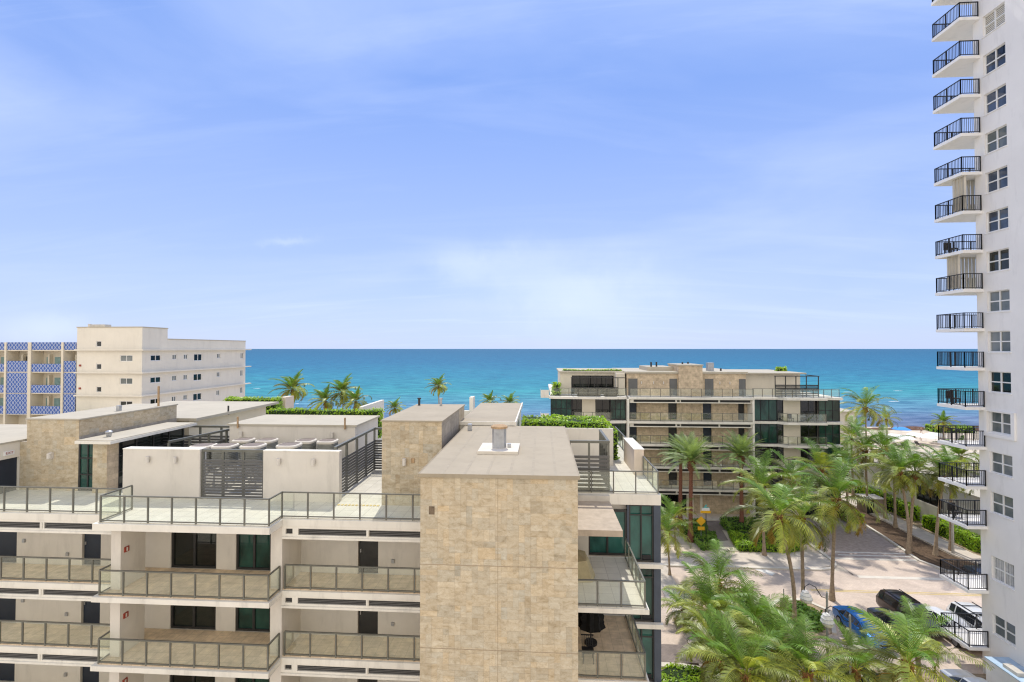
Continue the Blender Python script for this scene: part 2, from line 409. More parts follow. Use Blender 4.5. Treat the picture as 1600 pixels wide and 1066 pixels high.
co.location = (0, 0, CH); co.rotation_euler = (math.pi/2+PIT, 0, YAW)
S.cycles.use_denoising = True; S.cycles.denoising_prefilter = 'NONE'; S.cycles.filter_width = 1.2
S.view_settings.view_transform = 'Standard'; S.view_settings.look = 'None'; S.view_settings.exposure = .40
# ---------------------------------------------------------------- ground, beach and sea
def sheet(name, poly, z, m, kind='structure'):
    mb = MB(); a = sum(poly[i][0]*poly[(i+1) % len(poly)][1]-poly[(i+1) % len(poly)][0]*poly[i][1] for i in range(len(poly)))
    if a < 0: poly = poly[::-1]
    mb.face([(p[0], p[1], z) for p in poly]); return tag(mb.build(name, m), kind=kind)
def PX(*pts): return [onZ(*p)[:2] for p in pts]
def groundmat():
    m, N, out = newmat('sandy_ground')
    b = N.n('ShaderNodeBsdfPrincipled', i_Roughness=.95); b.inputs['Specular IOR Level'].default_value = .1
    n1 = N.n('ShaderNodeTexNoise', i_Scale=.25, i_Detail=8.0, i_Roughness=.65); N.l(pos_vec(N), n1.inputs['Vector'])
    N.l(N.ramp(n1.outputs[0], [(.3, (.50,.42,.32)), (.7, (.66,.58,.47))]), b.inputs['Base Color'])
    bp = N.n('ShaderNodeBump', i_Strength=.5, i_Distance=.1); n3 = N.n('ShaderNodeTexNoise', i_Scale=2.5, i_Detail=5.0)
    N.l(pos_vec(N), n3.inputs['Vector']); N.l(n3.outputs[0], bp.inputs['Height']); N.l(bp.outputs[0], b.inputs['Normal'])
    N.l(b.outputs[0], out.inputs[0]); return m
g = MB()
XS = [-4000, -400, -150, -60, 0, 40, 90, 200, 500, 4000]
YS = [(-300, 0), (0, 0), (60, 0), (104, 0), (118, -.1), (130, -.35), (140, -.75), (150, -1.3), (170, -2.6), (260, -6)]
for i in range(len(XS)-1):
    for j in range(len(YS)-1):
        (ya, za), (yb, zb) = YS[j], YS[j+1]
        g.face([(XS[i], ya, za), (XS[i+1], ya, za), (XS[i+1], yb, zb), (XS[i], yb, zb)])
tag(g.build('ground', groundmat(), loc=(0,0,0)), kind='structure')
def seamat():
    m, N, out = newmat('sea_water')
    b = N.n('ShaderNodeBsdfPrincipled', i_Roughness=.5); b.inputs['Specular IOR Level'].default_value = .04
    geo = N.n('ShaderNodeNewGeometry'); sp = N.n('ShaderNodeSeparateXYZ'); N.l(geo.outputs['Position'], sp.inputs[0])
    # distance from the shore decides depth, hence colour; log scale
    wob = N.n('ShaderNodeTexNoise', i_Scale=1.0, i_Detail=5.0, i_Roughness=.6); N.l(pos_vec(N, (.004, .012, 1)), wob.inputs['Vector'])
    d = N.math('SUBTRACT', sp.outputs[1], 130.0)
    lg = N.math('LOGARITHM', N.math('MAXIMUM', d, 5.0), 10.0)
    t = N.math('ADD', N.math('DIVIDE', lg, 4.0), N.math('MULTIPLY', N.math('SUBTRACT', wob.outputs[0], .5), .16))
    c = N.ramp(t, [(.22, (.11,.14,.20)), (.36, (.105,.18,.29)), (.44, (.075,.22,.315)), (.52, (.034,.235,.285)), (.60, (.024,.18,.275)), (.70, (.019,.135,.245)), (.85, (.017,.115,.215)), (.98, (.022,.115,.21))])
    # reef and weed patches, long and dark near the shore
    n2 = N.n('ShaderNodeTexNoise', i_Scale=1.0, i_Detail=8.0, i_Roughness=.7, i_Distortion=.8); N.l(pos_vec(N, (.018, .07, 1)), n2.inputs['Vector'])
    near = N.ramp(t, [(.34, (1,1,1)), (.50, (.15,.15,.15)), (.8, (.3,.3,.3))])
    f = N.math('MULTIPLY', N.ramp(n2.outputs[0], [(.45, (0,0,0)), (.66, (1,1,1))]), near)
    c = N.mix(N.math('MULTIPLY', f, .5), c, (.045,.075,.17))
    # wave sparkle painted into the colour: lighter and darker wavelet streaks
    n3 = N.n('ShaderNodeTexNoise', i_Scale=1.0, i_Detail=9.0, i_Roughness=.75); N.l(pos_vec(N, (.07, .26, 1)), n3.inputs['Vector'])
    c = N.mix(1.0, c, N.ramp(n3.outputs[0], [(.36, (.35,.52,.64)), (.64, (1.85,1.55,1.38))]), 'MULTIPLY')
    n4 = N.n('ShaderNodeTexNoise', i_Scale=1.0, i_Detail=6.0, i_Roughness=.8); N.l(pos_vec(N, (.05, .22, 1)), n4.inputs['Vector'])
    fo = N.ramp(n4.outputs[0], [(.68, (0,0,0)), (.74, (1,1,1))])
    c = N.mix(N.math('MULTIPLY', fo, .35), c, (.65,.72,.75))
    N.l(c, b.inputs['Base Color'])
    bp = N.n('ShaderNodeBump', i_Strength=.5, i_Distance=.6); n5 = N.n('ShaderNodeTexNoise', i_Scale=1.0, i_Detail=8.0, i_Roughness=.7)
    N.l(pos_vec(N, (.35, .9, 1)), n5.inputs['Vector']); N.l(n5.outputs[0], bp.inputs['Height']); N.l(bp.outputs[0], b.inputs['Normal'])
    N.l(b.outputs[0], out.inputs[0]); return m
sea = MB()
yy = [120, 400, 1200, 4000, 12000, 45000]; xx = [-40000, -8000, -1500, 0, 1500, 8000, 40000]
for i in range(len(xx)-1):
    for j in range(len(yy)-1):
        sea.face([(xx[i], yy[j], -.9), (xx[i+1], yy[j], -.9), (xx[i+1], yy[j+1], -.9), (xx[i], yy[j+1], -.9)])
tag(sea.build('sea', seamat(), loc=(0, 120, -.9)), kind='structure')
# foam lines and seaweed along the waterline
wd = MB()
for x in range(-260, 420, 2):
    for k in range(3):
        y = 138.5+2.2*math.sin(x*.05)+rnd.uniform(-1.5, 4.5)*(.5+.5*k); r_ = rnd.uniform(.6, 1.9)
        z = -.62-(y-138)*.035
        wd.face([(x+r_*1.7*math.cos(a)+rnd.uniform(-.3, .3), y+r_*math.sin(a)*.7, max(z, -.88)+rnd.uniform(.02, .12)) for a in (0, 1.05, 2.1, 3.14, 4.2, 5.2)])
tag(wd.build('seaweed', WEED), 'brown seaweed washed up in a band along the waterline', 'seaweed', kind='stuff')
fm = MB()
for k in range(46):
    x = rnd.uniform(-220, 420); y = rnd.choice([152, 166, 186, 215, 260])+rnd.uniform(-7, 7); L = rnd.uniform(.5, 2.4); n = 7
    for i in range(n):
        a, b = x+L*(i/n-.5)*2, x+L*((i+1)/n-.5)*2
        y0 = y+rnd.uniform(-.15, .15); h = .28*math.sin(math.pi*(i+.5)/n)
        fm.face([(a, y0, -.86), (b, y0, -.86), (b, y0+h*2, -.8), (a, y0+h*2, -.8)])
tag(fm.build('foam', mat('sea_foam', (.8,.82,.82), .9, .05)), 'small white wave crests scattered on the blue water', 'foam', kind='stuff')
# ---------------------------------------------------------------- streets
sheet('paved_lot', [(8, 26), (60, 26), (60, 48.2), (8, 48.2)], .004, PAVER)
sheet('beach_road', [(29.6, 47.45), (38.2, 47.45), (38.6, 51), (39.2, 56), (39.6, 62), (39.8, 104), (30.2, 104), (29.8, 51)], .004, ASPH)
sheet('paver_apron', [(29.7, 47.0), (38.2, 47.0), (38.6, 51), (29.8, 51)], .009, PAVER)
for y0, y1 in ((46.9, 47.4), (50.9, 51.35)):
    sheet('road_line', [(29.9, y0), (60 if y0 < 47 else 38.4, y0), (60 if y0 < 47 else 38.4, y1), (29.9, y1)], .014, KERB)
for k in range(2): sheet('road_line', [(31, 51.9+k*.7), (38.4, 51.9+k*.7), (38.4, 52.1+k*.7), (31, 52.1+k*.7)], .014, WLINE)
for y0 in (44.15, 44.4): sheet('road_line', [(24, y0), (60, y0), (60, y0+.1), (24, y0+.1)], .012, YLINE)
sheet('road_line', PX((1170, 886), (1178, 882), (1212, 896), (1206, 900)), .012, WLINE)
sheet('drop_off_lane', [(5, 58.2), (29.9, 58.2), (29.9, 61.2), (5, 61.2)], .004, PAVERD)
sheet('entrance_paving', [(5, 61.5), (30, 61.5), (30, 66), (5, 66)], .10, WALK)
def raised(name, poly, z, m): return tag(MB().prism(poly, 0.0, z).build(name, m), kind='structure')
raised('pavement', [(8, 48.5), (27.2, 48.5), (28.6, 49.2), (29.2, 50.2), (29.2, 52), (28, 52.2), (8, 50.6)], .12, WALK)
kb = MB()
arc = [(8, 48.3), (27.2, 48.3), (28.4, 48.7), (29.2, 49.5), (29.5, 50.4), (29.5, 58)]
for a, b in zip(arc, arc[1:]): kb.bar((*a, .07), (*b, .07), .34, .15)
tag(kb.build('kerb', KERB), kind='structure')
kb = MB()
for a, b in zip([(5, 61.35), (29.8, 61.35)], [(29.8, 61.35)]): kb.bar((*a, .07), (*b, .07), .3, .15)
tag(kb.build('kerb', KERB), kind='structure')
kb = MB()
arc = [(39.7, 104), (39.6, 62), (39.1, 57), (38.3, 51), (39.2, 48.8), (41.5, 48.0), (60, 47.9)]
for a, b in zip(arc, arc[1:]): kb.bar((*a, .07), (*b, .07), .3, .15)
tag(kb.build('kerb', KERB), kind='structure')
raised('planting_strip', [(38.6, 51), (39.4, 57), (39.9, 62), (39.9, 100), (42.6, 100), (42.6, 52.6), (44.2, 48.3), (41.6, 48.2), (39.4, 49)], .06, MULCH)
raised('pavement', [(42.8, 100), (42.8, 52.6), (46, 45), (47.6, 45), (45.2, 53), (45.2, 100)], .12, WALK)
raised('planting_strip', [(45.4, 100), (45.4, 53), (47.8, 45), (52, 45), (47.25, 55), (47.25, 100)], .06, SOIL)
raised('path', PX((1103, 823), (1124, 822), (1138, 845), (1118, 847)), .05, PAVERD)
raised('path', PX((1119, 847.3), (1138.5, 845.3), (1153, 862), (1124, 863)), .06, WALK)
raised('pavement', [(10.7, 31), (12.3, 31), (12.3, 48.1), (10.7, 48.1)], .12, WALK)
sheet('driveway', [(6, 33.4), (16, 33.4), (16, 35.4), (6, 35.4)], .13, PAVERD)
raised('planting_bed', PX((1190, 962), (1217, 941), (1255, 940), (1296, 958), (1300, 990), (1250, 1010), (1190, 1000)), .07, SOIL)
kb = MB()
arc = PX((1185, 962), (1216, 939.5), (1256, 939), (1298, 957), (1304, 992))
for a, b in zip(arc, arc[1:]): kb.bar((*a, .07), (*b, .07), .3, .15)
tag(kb.build('kerb', KERB), kind='structure')
raised('planting_bed', [(10, 26), (16.5, 26), (16.5, 31.6), (12, 32.6), (6, 32.8), (6, 28)], .06, SOIL)
kb = MB()
arc = [(5, 33.1), (9.5, 33.1), (11.8, 32.6), (12.6, 31.2), (12.8, 27)]
for a, b in zip(arc, arc[1:]): kb.bar((*a, .08), (*b, .08), .45, .18)
tag(kb.build('kerb', KERB), kind='structure')
raised('planting_bed', [(13, 33.5), (18.5, 33.5), (20.5, 38), (18, 43.5), (13, 44)], .06, SOIL)
raised('planting_bed', [(18.8, 27), (31, 27), (31, 33.6), (18.8, 33.6)], .06, SOIL)
# ---------------------------------------------------------------- helpers for buildings
def railing(parent, pts, z, h=1.08, pitch=1.1, pw=.05, fine=True, name='railing', mm=None, glass=True):
    mm = mm or METAL; r = MB(); g_all = MB(); p_all = MB(); glasses = []; posts = []
    for si, (a, b) in enumerate(zip(pts, pts[1:])):
        a3, b3 = Vector((*a, 0)), Vector((*b, 0)); L = (b3-a3).length; t = (b3-a3)/L
        n = max(1, round(L/pitch))
        r.bar((a[0], a[1], z+h-.025), (b[0], b[1], z+h-.025), .065, .05)
        r.bar((a[0], a[1], z+.065), (b[0], b[1], z+.065), .045, .045)
        for i in range(n+1):
            if i == 0 and si > 0: continue
            p = a3+t*(L*i/n); pb = MB() if fine else r
            pb.bar((p.x, p.y, z), (p.x, p.y, z+h-.051), pw, pw*1.2)
            if fine: posts.append(pb)
        for i in range(n):
            p, q = a3+t*(L*i/n+.06), a3+t*(L*(i+1)/n-.06); gb = MB() if fine else g_all
            gb.bar((p.x, p.y, z+.5*h+.02), (q.x, q.y, z+.5*h+.02), .014, h-.19)
            if fine: glasses.append(gb)
    o = r.build(name, mm, parent)
    for p in posts: p.build('post', mm, o)
    if glass:
        for q in glasses: q.build('glass_panel', RGLASS, o)
        if not fine: g_all.build('glass_panels', RGLASS, o)
    return o
def ashlar(parent, f, u0, u1, z0, z1, cell=.2, seed=1, name='stone_cladding', d=.006, gap=.0025, joints_z=(), joints_u=()):
    rr = random.Random(seed); nx = max(1, round((u1-u0)/cell)); nz = max(1, round((z1-z0)/cell))
    cx, cz = (u1-u0)/nx, (z1-z0)/nz; occ = [[False]*nz for _ in range(nx)]; mb = MB()
    sizes = [(2,1)]*5+[(1,1)]*3+[(1,2)]*3+[(2,2)]*4+[(3,1)]*2+[(3,2)]*2+[(1,3)]
    for j in range(nz):
        for i in range(nx):
            if occ[i][j]: continue
            for _ in range(8):
                a, b = rr.choice(sizes)
                if i+a <= nx and j+b <= nz and not any(occ[i+p][j+q] for p in range(a) for q in range(b)): break
            else: a = b = 1
            for p in range(a):
                for q in range(b): occ[i+p][j+q] = True
            v = rr.gauss(1.0, .05); v = max(.86, min(1.15, v)); wm = rr.gauss(0, .022)
            if rr.random() < .04: v *= .86
            f_ = (v*(1+wm), v, v*(1-wm*1.4))
            ua, ub, za, zb = u0+i*cx+gap, u0+(i+a)*cx-gap, z0+j*cz+gap, z0+(j+b)*cz-gap
            dd = f.pos+f.sg*d
            q = [(ua, za), (ub, za), (ub, zb), (ua, zb)]
            if f.ax == 'y':
                pts = [(u, dd, z) for u, z in q]
                if f.sg > 0: pts.reverse()
            else:
                pts = [(dd, u, z) for u, z in q]
                if f.sg < 0: pts.reverse()
            mb.face(pts, f_)
    o = mb.build(name, TRAV, parent)
    jb = MB()
    for z in joints_z: f.box(jb, u0, u1, d-.001, d+.004, z-.012, z+.012)
    for u in joints_u: f.box(jb, u-.008, u+.008, d-.001, d+.003, z0, z1)
    if joints_z or joints_u: jb.build('movement_joint', GROUT, o)
    return o
def wall_light(parent, x, y, z, sx=-1, h=.24, m=None):
    mb = MB().cyl(x, y-.11, z-h/2, z+h/2, .085, k=10); mb.box(x-.03, x+.03, y-.05, y, z-.05, z+.05)
    return mb.build('wall_light', m or WHITE, parent, 40)
def tex(parent, name, s, loc, size, m, rot=(math.pi/2, 0, 0), ext=.004, parent_org=None):
    cu = bpy.data.curves.new(name, 'FONT'); cu.body = s; cu.size = size; cu.extrude = ext; cu.align_x = 'CENTER'; cu.align_y = 'CENTER'
    o = bpy.data.objects.new(name+'_curve', cu); COL.objects.link(o); bpy.context.view_layer.update()
    me = bpy.data.meshes.new_from_object(o); bpy.data.objects.remove(o); me.materials.clear(); me.materials.append(m)
    o2 = bpy.data.objects.new(name, me); COL.objects.link(o2); o2.rotation_euler = rot
    off = ORG[parent.name] if parent else Vector()
    o2.location = Vector(loc)-off
    if parent: o2.parent = parent
    return o2
def louvre(mb, f, u0, u1, z0, z1, n=4, d0=-.12, d1=-.04):
    f.box(mb, u0, u1, d0-.02, d0, z0, z1)
    for i in range(n):
        z = z0+(z1-z0)*(i+.5)/n; f.box(mb, u0, u1, d0, d1, z-(z1-z0)/n*.28, z+(z1-z0)/n*.22)
# ---------------------------------------------------------------- the near apartment building
T = 14.3
B = thing('apartment_building', (-12, 20, 0), 'near cream apartment building with travertine block, glass railed balconies and roof terrace', 'building')
LV = [11.25, 8.4, 5.55, 2.7]
body = MB()
body.box(-34, -4.35, 22.1, 38, 0, 13.9); body.box(-4.35, 1.2, 22.1, 38, 0, 13.7); body.box(1.2, 5.85, 24.62, 38, 0, 13.7)
fb = Face('y', 21.5); holes = []
for z in LV:
    holes += [(-8.45, -7.5, z-.02, z+1.78), (-17.5, -15.25, z-.02, z+1.95), (-14.3, -12.6, z-.02, z+1.95), (-21.95, -21.0, z-.02, z+1.78), (-27.2, -25.3, z-.02, z+1.78)]
fb.wall(body, -34, -4.2, 0, 13.97, holes, .3)
body.box(-18.5, -18.06, 19.42, 20.7, 0, 13.97); body.box(-11.66, -11.15, 19.88, 21.5, 0, 13.97)
body.box(1.23, 2.33, 23.9, 24.6, 0, 13.7)
body.build('wall', WHITE, B)
# doors
for z in LV[:3]:
    for u0, u1 in ((-8.45, -7.5), (-21.95, -21.0), (-27.2, -25.3)):
        d = MB(); fb.box(d, u0+.02, u1-.02, -.16, -.1, z, z+1.76); o = d.build('door', NAVY if u1 < -20 else DARK, B)
        h_ = MB(); fb.box(h_, u0+.1, u0+.13, -.1, -.04, z+.95, z+1.1); h_.build('handle', ALLOY, o)
    for u0, u1 in ((-17.5, -15.25), (-14.3, -12.6)):
        fb.window(B, u0, u1, z, z+1.94, 2, 1, DARK, GDARK if u0 < -15 else GGREEN, 'sliding_door', .09, -.16, -.06, 'pane', .11)
    cu = MB()
    for i in range(14): cu.bar((-14.1+.06*i, 21.76+.02*(i % 2), z+.1), (-14.1+.06*i, 21.76+.02*(i % 2), z+1.85), .05, .03)
    cu.build('curtain', CURT, B)
    for u, zz in ((-6.8, .62), (-22.66, .52), (-24.9, 1.1)):
        l = MB(); fb.box(l, u-.06, u+.06, 0, .07, z+zz-.08, z+zz+.08); l.build('wall_socket', GALV, B)
# alarm signs on the side of the pier
fp = Face('x', -18.06, 1)
for z in LV[:3]:
    s_ = MB(); fp.box(s_, 19.58, 19.8, 0, .05, z+1.52, z+1.74); o = s_.build('alarm_box', RED, B)
    s2 = MB(); fp.box(s2, 19.65, 19.72, .05, .058, z+1.55, z+1.71); s2.build('alarm_light', WHITE, o)
# slabs
def level_front(ov=0):
    return [(-34, 19.85), (-18.82, 19.85), (-18.82, 18.86), (-11.12, 18.86), (-11.12, 19.85), (-4.2, 19.85)]
ts = MB()
ts.prism(level_front()+[(-4.2, 22.05), (-34, 22.05)], 13.98, 14.26)
ts.prism([(-34, 22.05), (-4.2, 22.05), (-4.2, 26.4), (1.4, 26.4), (1.4, 24.3), (5.98, 24.3), (5.98, 38.4), (-34, 38.4)], 13.74, 14.26)
ts.build('terrace_slab', EDGE, B)
tf = MB(); tf.prism([(-33.9, 19.97), (-18.7, 19.97), (-18.7, 18.98), (-11.24, 18.98), (-11.24, 19.97), (-4.35, 19.97), (-4.35, 26.5), (1.5, 26.5), (1.5, 24.42), (5.86, 24.42), (5.86, 38.2), (-33.9, 38.2)], 14.264, 14.3)
tf.build('terrace_floor', TERR, B)
for k, z in enumerate(LV):
    sl = MB(); sl.prism(level_front()+[(-4.2, 21.5), (-34, 21.5)], z-.26, z-.05)
    sl.box(-34, -4.2, 21.5, 22.05, z-.26, z-.03)
    sl.build('balcony_slab', EDGE, B)
    fl = MB().prism([(-33.9, 19.95), (-18.6, 19.95), (-18.6, 18.98), (-11.24, 18.98), (-11.24, 19.95), (-4.3, 19.95), (-4.3, 21.48), (-33.9, 21.48)], z-.046, z)
    fl.build('balcony_floor', BALF, B)
ff = Face('y', 19.87)
for k, z in enumerate([T-.02]+LV[:3]):
    pn = MB(); lo = MB(); top = z-.26-.006 if k else 13.975
    zl1, zl0 = (z-.41, z-.68) if k == 0 else (z-.33, z-.58)
    zb = z-.85 if k == 0 else z-.76
    ff.wall(pn, -34, -18.5, zb, top, [(-33.9, -22.3, zl0, zl1), (-22.1, -18.85, zl0, zl1)], .18)
    ff.wall(pn, -11.15, -4.2, zb, top, [(-11.0, -10.69, zl0+.03, zl1-.01), (-10.44, -7.45, zl0, zl1), (-7.33, -4.25, zl0, zl1)], .18)
    ff.box(pn, -34, -18.5, .003, .05, zb, zb+.09); ff.box(pn, -11.15, -4.2, .003, .05, zb, zb+.09)
    pn.build('balcony_fascia', EDGE, B)
    for u0, u1 in ((-33.9, -22.3), (-22.1, -18.85), (-10.44, -7.45), (-7.33, -4.25)):
        lo = MB(); louvre(lo, ff, u0, u1, zl0, zl1, 4); lo.build('louvre_grille', LOUV, B)
    v = MB(); ff.box(v, -11.0, -10.69, -.12, -.08, zl0+.03, zl1-.01); v.build('vent_opening', DARK, B)
    for u in (-22.2, -7.39):
        sp_ = MB(); ff.box(sp_, u-.03, u+.03, .003, .03, zl0, zl1); sp_.build('drain_spout', EDGE, B)
# railings
railing(B, [(-34, 19.95), (-18.62, 19.95)], T, 1.12, 1.12)
railing(B, [(-18.56, 20.5), (-18.56, 18.97), (-11.21, 18.97), (-11.21, 19.95), (-4.32, 19.95)], T, 1.12, 1.08)
for z in LV[:3]:
    railing(B, [(-34, 19.95), (-18.78, 19.95)], z, 1.05, 1.12)
    railing(B, [(-18.56, 19.8), (-18.56, 18.97), (-11.21, 18.97), (-11.21, 19.8)], z, 1.05, 1.06)
    railing(B, [(-11.05, 19.95), (-4.25, 19.95)], z, 1.05, 1.14)
# stone block with its flat roof and duct
bk = MB(); bk.box(-4.2, 1.23, 16.3, 26.4, 0, 17.2); o = bk.build('stone_block', STONEP, B)
fk = Face('y', 16.3)
ashlar(B, fk, -4.2, 1.23, .3, 17.18, .2, 5, joints_z=(14.14, 11.28, 8.43), joints_u=(-1.5,))
rf = MB(); rf.box(-4.24, 1.27, 16.25, 26.6, 17.2, 17.27); rf.build('block_roof', ROOFM, B)
em = MB(); em.box(-4.27, 1.3, 16.22, 16.25, 17.16, 17.285); em.box(1.27, 1.3, 16.25, 26.6, 17.16, 17.285); em.box(-4.27, -4.24, 16.25, 26.6, 17.16, 17.285)
em.build('roof_edge', mat('roof_edge_metal', (.33,.28,.2), .6, .1, 2, .2), B)
sm = MB()
for i in range(1, 7): sm.box(-4.24+i*.787-.05, -4.24+i*.787+.05, 16.26, 26.55, 17.271, 17.274)
sm.build('roof_seams', mat('roof_seam', (.355,.308,.232), .85, .08, 3, .2), B)
ck = MB(); ck.box(-2.62, -.96, 19.35, 21.1, 17.271, 17.40); ob = ck.build('duct_base', KERB, B)
ck = MB(); ck.tube([(-1.8, 20.2, 17.40), (-1.8, 20.2, 18.22)], [.3, .3], 8); ob = ck.build('roof_duct', GALV, B)
ck = MB(); ck.tube([(-1.8, 20.2, 18.22), (-1.8, 20.2, 18.30), (-1.8, 20.2, 18.34)], [.36, .36, .28], 14); ck.build('duct_cap', RUST, ob, 40)
ck = MB(); ck.box(-1.45, -1.3, 20.15, 20.3, 17.4, 17.55); ck.box(-3.9, -3.7, 24.9, 25.2, 17.271, 17.6); ck.build('roof_box', GALV, B)
vb = MB(); fk.box(vb, -3.9, -3.7, .006, .012, 15.86, 16.14); vb.build('vent_opening', mat('vent_recess', (.16,.12,.08), .9, .3, 9), B)
# second stone tower on the roof
st = MB(); st.box(-7.45, -4.62, 21.8, 28.2, T, 18.2); st.build('stone_tower', STONEG, B)
f2 = Face('y', 21.8); ashlar(B, f2, -7.45, -4.62, T, 18.19, .21, 8)
ashlar(B, Face('x', -4.62, 1), 26.4, 28.2, 17.3, 18.19, .29, 8)
rf = MB(); rf.box(-7.5, -4.57, 21.74, 28.25, 18.2, 18.26); rf.build('tower_roof', ROOFM, B)
for x, y, m_ in ((-7.2, 27.6, DARK), (-5.9, 27.6, GALV)):
    MB().cyl(x, y, 18.26, 18.62, .07, k=8).cyl(x, y, 18.62, 18.7, .11, k=8).build('roof_vent', m_, B, 40)
wall_light(B, -6.35, 21.79, 16.35, h=.32)
l = MB(); f2.box(l, -6.05, -5.9, .0061, .05, 16.3, 16.5); l.build('vent_opening', RUST, B)
# flat roof pavilion behind the block
pv = MB(); pv.box(-4.6, -1.55, 26.62, 36, T, 17.28); pv.build('pavilion_wall', BEIGE, B)
pv = MB(); pv.box(-4.62, -1.5, 26.62, 36.1, 17.28, 17.46); pv.build('pavilion_roof', ROOFM, B)
pv = MB(); pv.box(-1.5, -1.42, 26.6, 36.15, 17.24, 17.5); pv.box(-4.62, -1.5, 26.55, 26.62, 17.29, 17.5); pv.build('roof_edge', EDGE, B)
# first stone tower, canopy, glass
s1 = MB(); s1.box(-26.6, -23.72, 23.0, 29.5, T, 17.93); s1.build('stone_tower', STONEG, B)
f1 = Face('y', 23.0); ashlar(B, f1, -26.6, -23.72, T, 17.92, .21, 21)
ashlar(B, Face('x', -23.72, 1), 23.0, 29.5, 17.1, 17.92, .27, 22)
MB().box(-26.995, -26.61, 23.02, 23.2, T, 16.78).build('stone_return', STONEG, B); ashlar(B, Face('y', 23.02), -26.995, -26.61, T, 16.77, .19, 33)
rf = MB(); rf.box(-26.66, -23.66, 22.94, 29.55, 17.93, 18.0); rf.build('tower_roof', ROOFL, B)
for x, y, h_, r_, m_ in ((-24.4, 26.0, .32, .13, GALV), (-23.95, 28.3, 1.25, .06, RUST)):
    MB().cyl(x, y, 18.0, 18.0+h_, r_, k=8).build('roof_vent', m_, B, 40)
cn = MB(); cn.box(-23.3, -21.4, 22.35, 28.3, 16.84, 16.98); cn.build('canopy', EDGE, B)
cn = MB(); cn.box(-23.26, -21.45, 22.4, 28.2, 16.985, 17.02); cn.build('canopy_roof', ROOFL, B)
MB().cyl(-22.5, 23.4, 17.02, 17.2, .1, .14, 8).ball((-22.5, 23.4, 17.26), .17, .17, .09).build('roof_vent', GALV, B, 40)
gl = MB(); gl.box(-22.72, -21.95, 22.75, 23.4, T, 16.84); gl.build('stone_pier', STONEP, B)
ashlar(B, Face('y', 22.75), -22.72, -21.95, T, 16.83, .257, 31)
Face('y', 22.95).window(B, -23.72, -22.72, T+.02, 16.82, 2, 3, DARK, GGREEN, 'glazed_screen', .09, -.1, -.02, 'pane', .06)
Face('x', -21.98, 1).window(B, 23.42, 28.0, T+.02, 16.82, 4, 3, DARK, GDARK, 'glazed_screen', .09, -.1, -.02, 'pane', .06)
wl = MB(); wl.box(-25.3, -25.1, 22.86, 22.993, 15.95, 16.25); wl.cyl(-25.2, 22.84, 15.98, 16.22, .09); wl.build('wall_light', WHITE, B)
# stair house on the far left with a dark door and exit sign
lv = MB(); fx = Face('x', -27.0, 1)
fx.wall(lv, 19.98, 27.6, T, 16.8, [(20.3, 23.0, T, 16.02)], .25); lv.box(-34, -27.25, 20.0, 27.6, T, 16.8)
lv.build('stair_house', BEIGE, B)
rf = MB(); rf.box(-34, -26.95, 19.93, 27.65, 16.8, 16.88); rf.build('stair_house_roof', ROOFL, B)
dr = MB(); fx.box(dr, 20.32, 22.98, -.2, -.12, T, 16.0); dr.build('door', NAVY, B)
ex = MB(); fx.box(ex, 22.27, 22.72, 0, .06, 16.2, 16.42); ex = ex.build('exit_sign', WFRAME, B)
tex(ex, 'lettering', 'EXIT', (-26.935, 22.5, 16.31), .17, RED, (math.pi/2, 0, math.pi/2))
# pavilion behind the first tower
pm = MB(); pm.box(-32, -23.4, 30.2, 39, T, 16.85); pm.build('pavilion_wall', CREAM, B)
pm = MB(); pm.box(-32.3, -22.6, 29.8, 39.6, 16.85, 17.03); pm.build('pavilion_roof', ROOFL, B)
MB().cyl(-22.75, 33.2, 16.8, 17.45, .06, k=8).build('roof_vent', DARK, B)
# plant room
pr = MB(); pr.box(-19.1, -11.22, 28.0, 32, T, 16.9); pr.build('plant_room', WHITE, B)
pr = MB(); pr.box(-19.2, -11.1, 27.93, 32.1, 16.9, 17.0); pr.build('plant_room_roof', ROOFL, B)
for x in (-18.5, -11.8): MB().cyl(x, 27.88, 16.75, 17.45, .055, k=8).build('roof_vent', RUST, B)
wall_light(B, -18.3, 27.99, 16.4, h=.3); wall_light(B, -12.6, 27.99, 16.4, h=.3)
# small parapets towards the sea
pz = MB(); pz.box(-13.0, -12.75, 33.2, 37.8, T, 17.45); pz.build('parapet', EDGE, B)
pz = MB(); pz.box(-5.7, -5.4, 37.3, 38.3, T, 17.75); pz.box(-8.2, -5.7, 38.0, 38.3, T, 16.6); pz.build('parapet', EDGE, B)
p_ = onY(437, 621, 42.5); pz = MB(); pz.box(p_[0], p_[0]+.55, 42.5, 44, T, p_[2]); pz.build('parapet', PINK, B)
# --- right-hand wing
hw = MB(); hw.box(-1.4, 4.47, 30.0, 30.25, T, 16.6); hw.box(4.22, 4.47, 30.25, 37, T, 16.4); hw.build('planter_wall', WHITE, B)
pi = MB(); pi.box(5.35, 5.9, 27.9, 31.4, T, 15.75); pi.build('parapet_pier', PINK, B)
pi = MB(); pi.box(5.32, 5.93, 27.87, 31.43, 15.75, 15.79); pi.build('pier_cap', EDGE, B)
railing(B, [(1.42, 24.4), (5.86, 24.4), (5.86, 27.85)], T, 1.12, 1.12)
railing(B, [(5.86, 31.45), (5.86, 38.2)], T, 1.12, 1.1)
railing(B, [(-1.3, 38.2), (3.0, 38.2), (5.0, 38.2)], T, 1.1, 1.2)
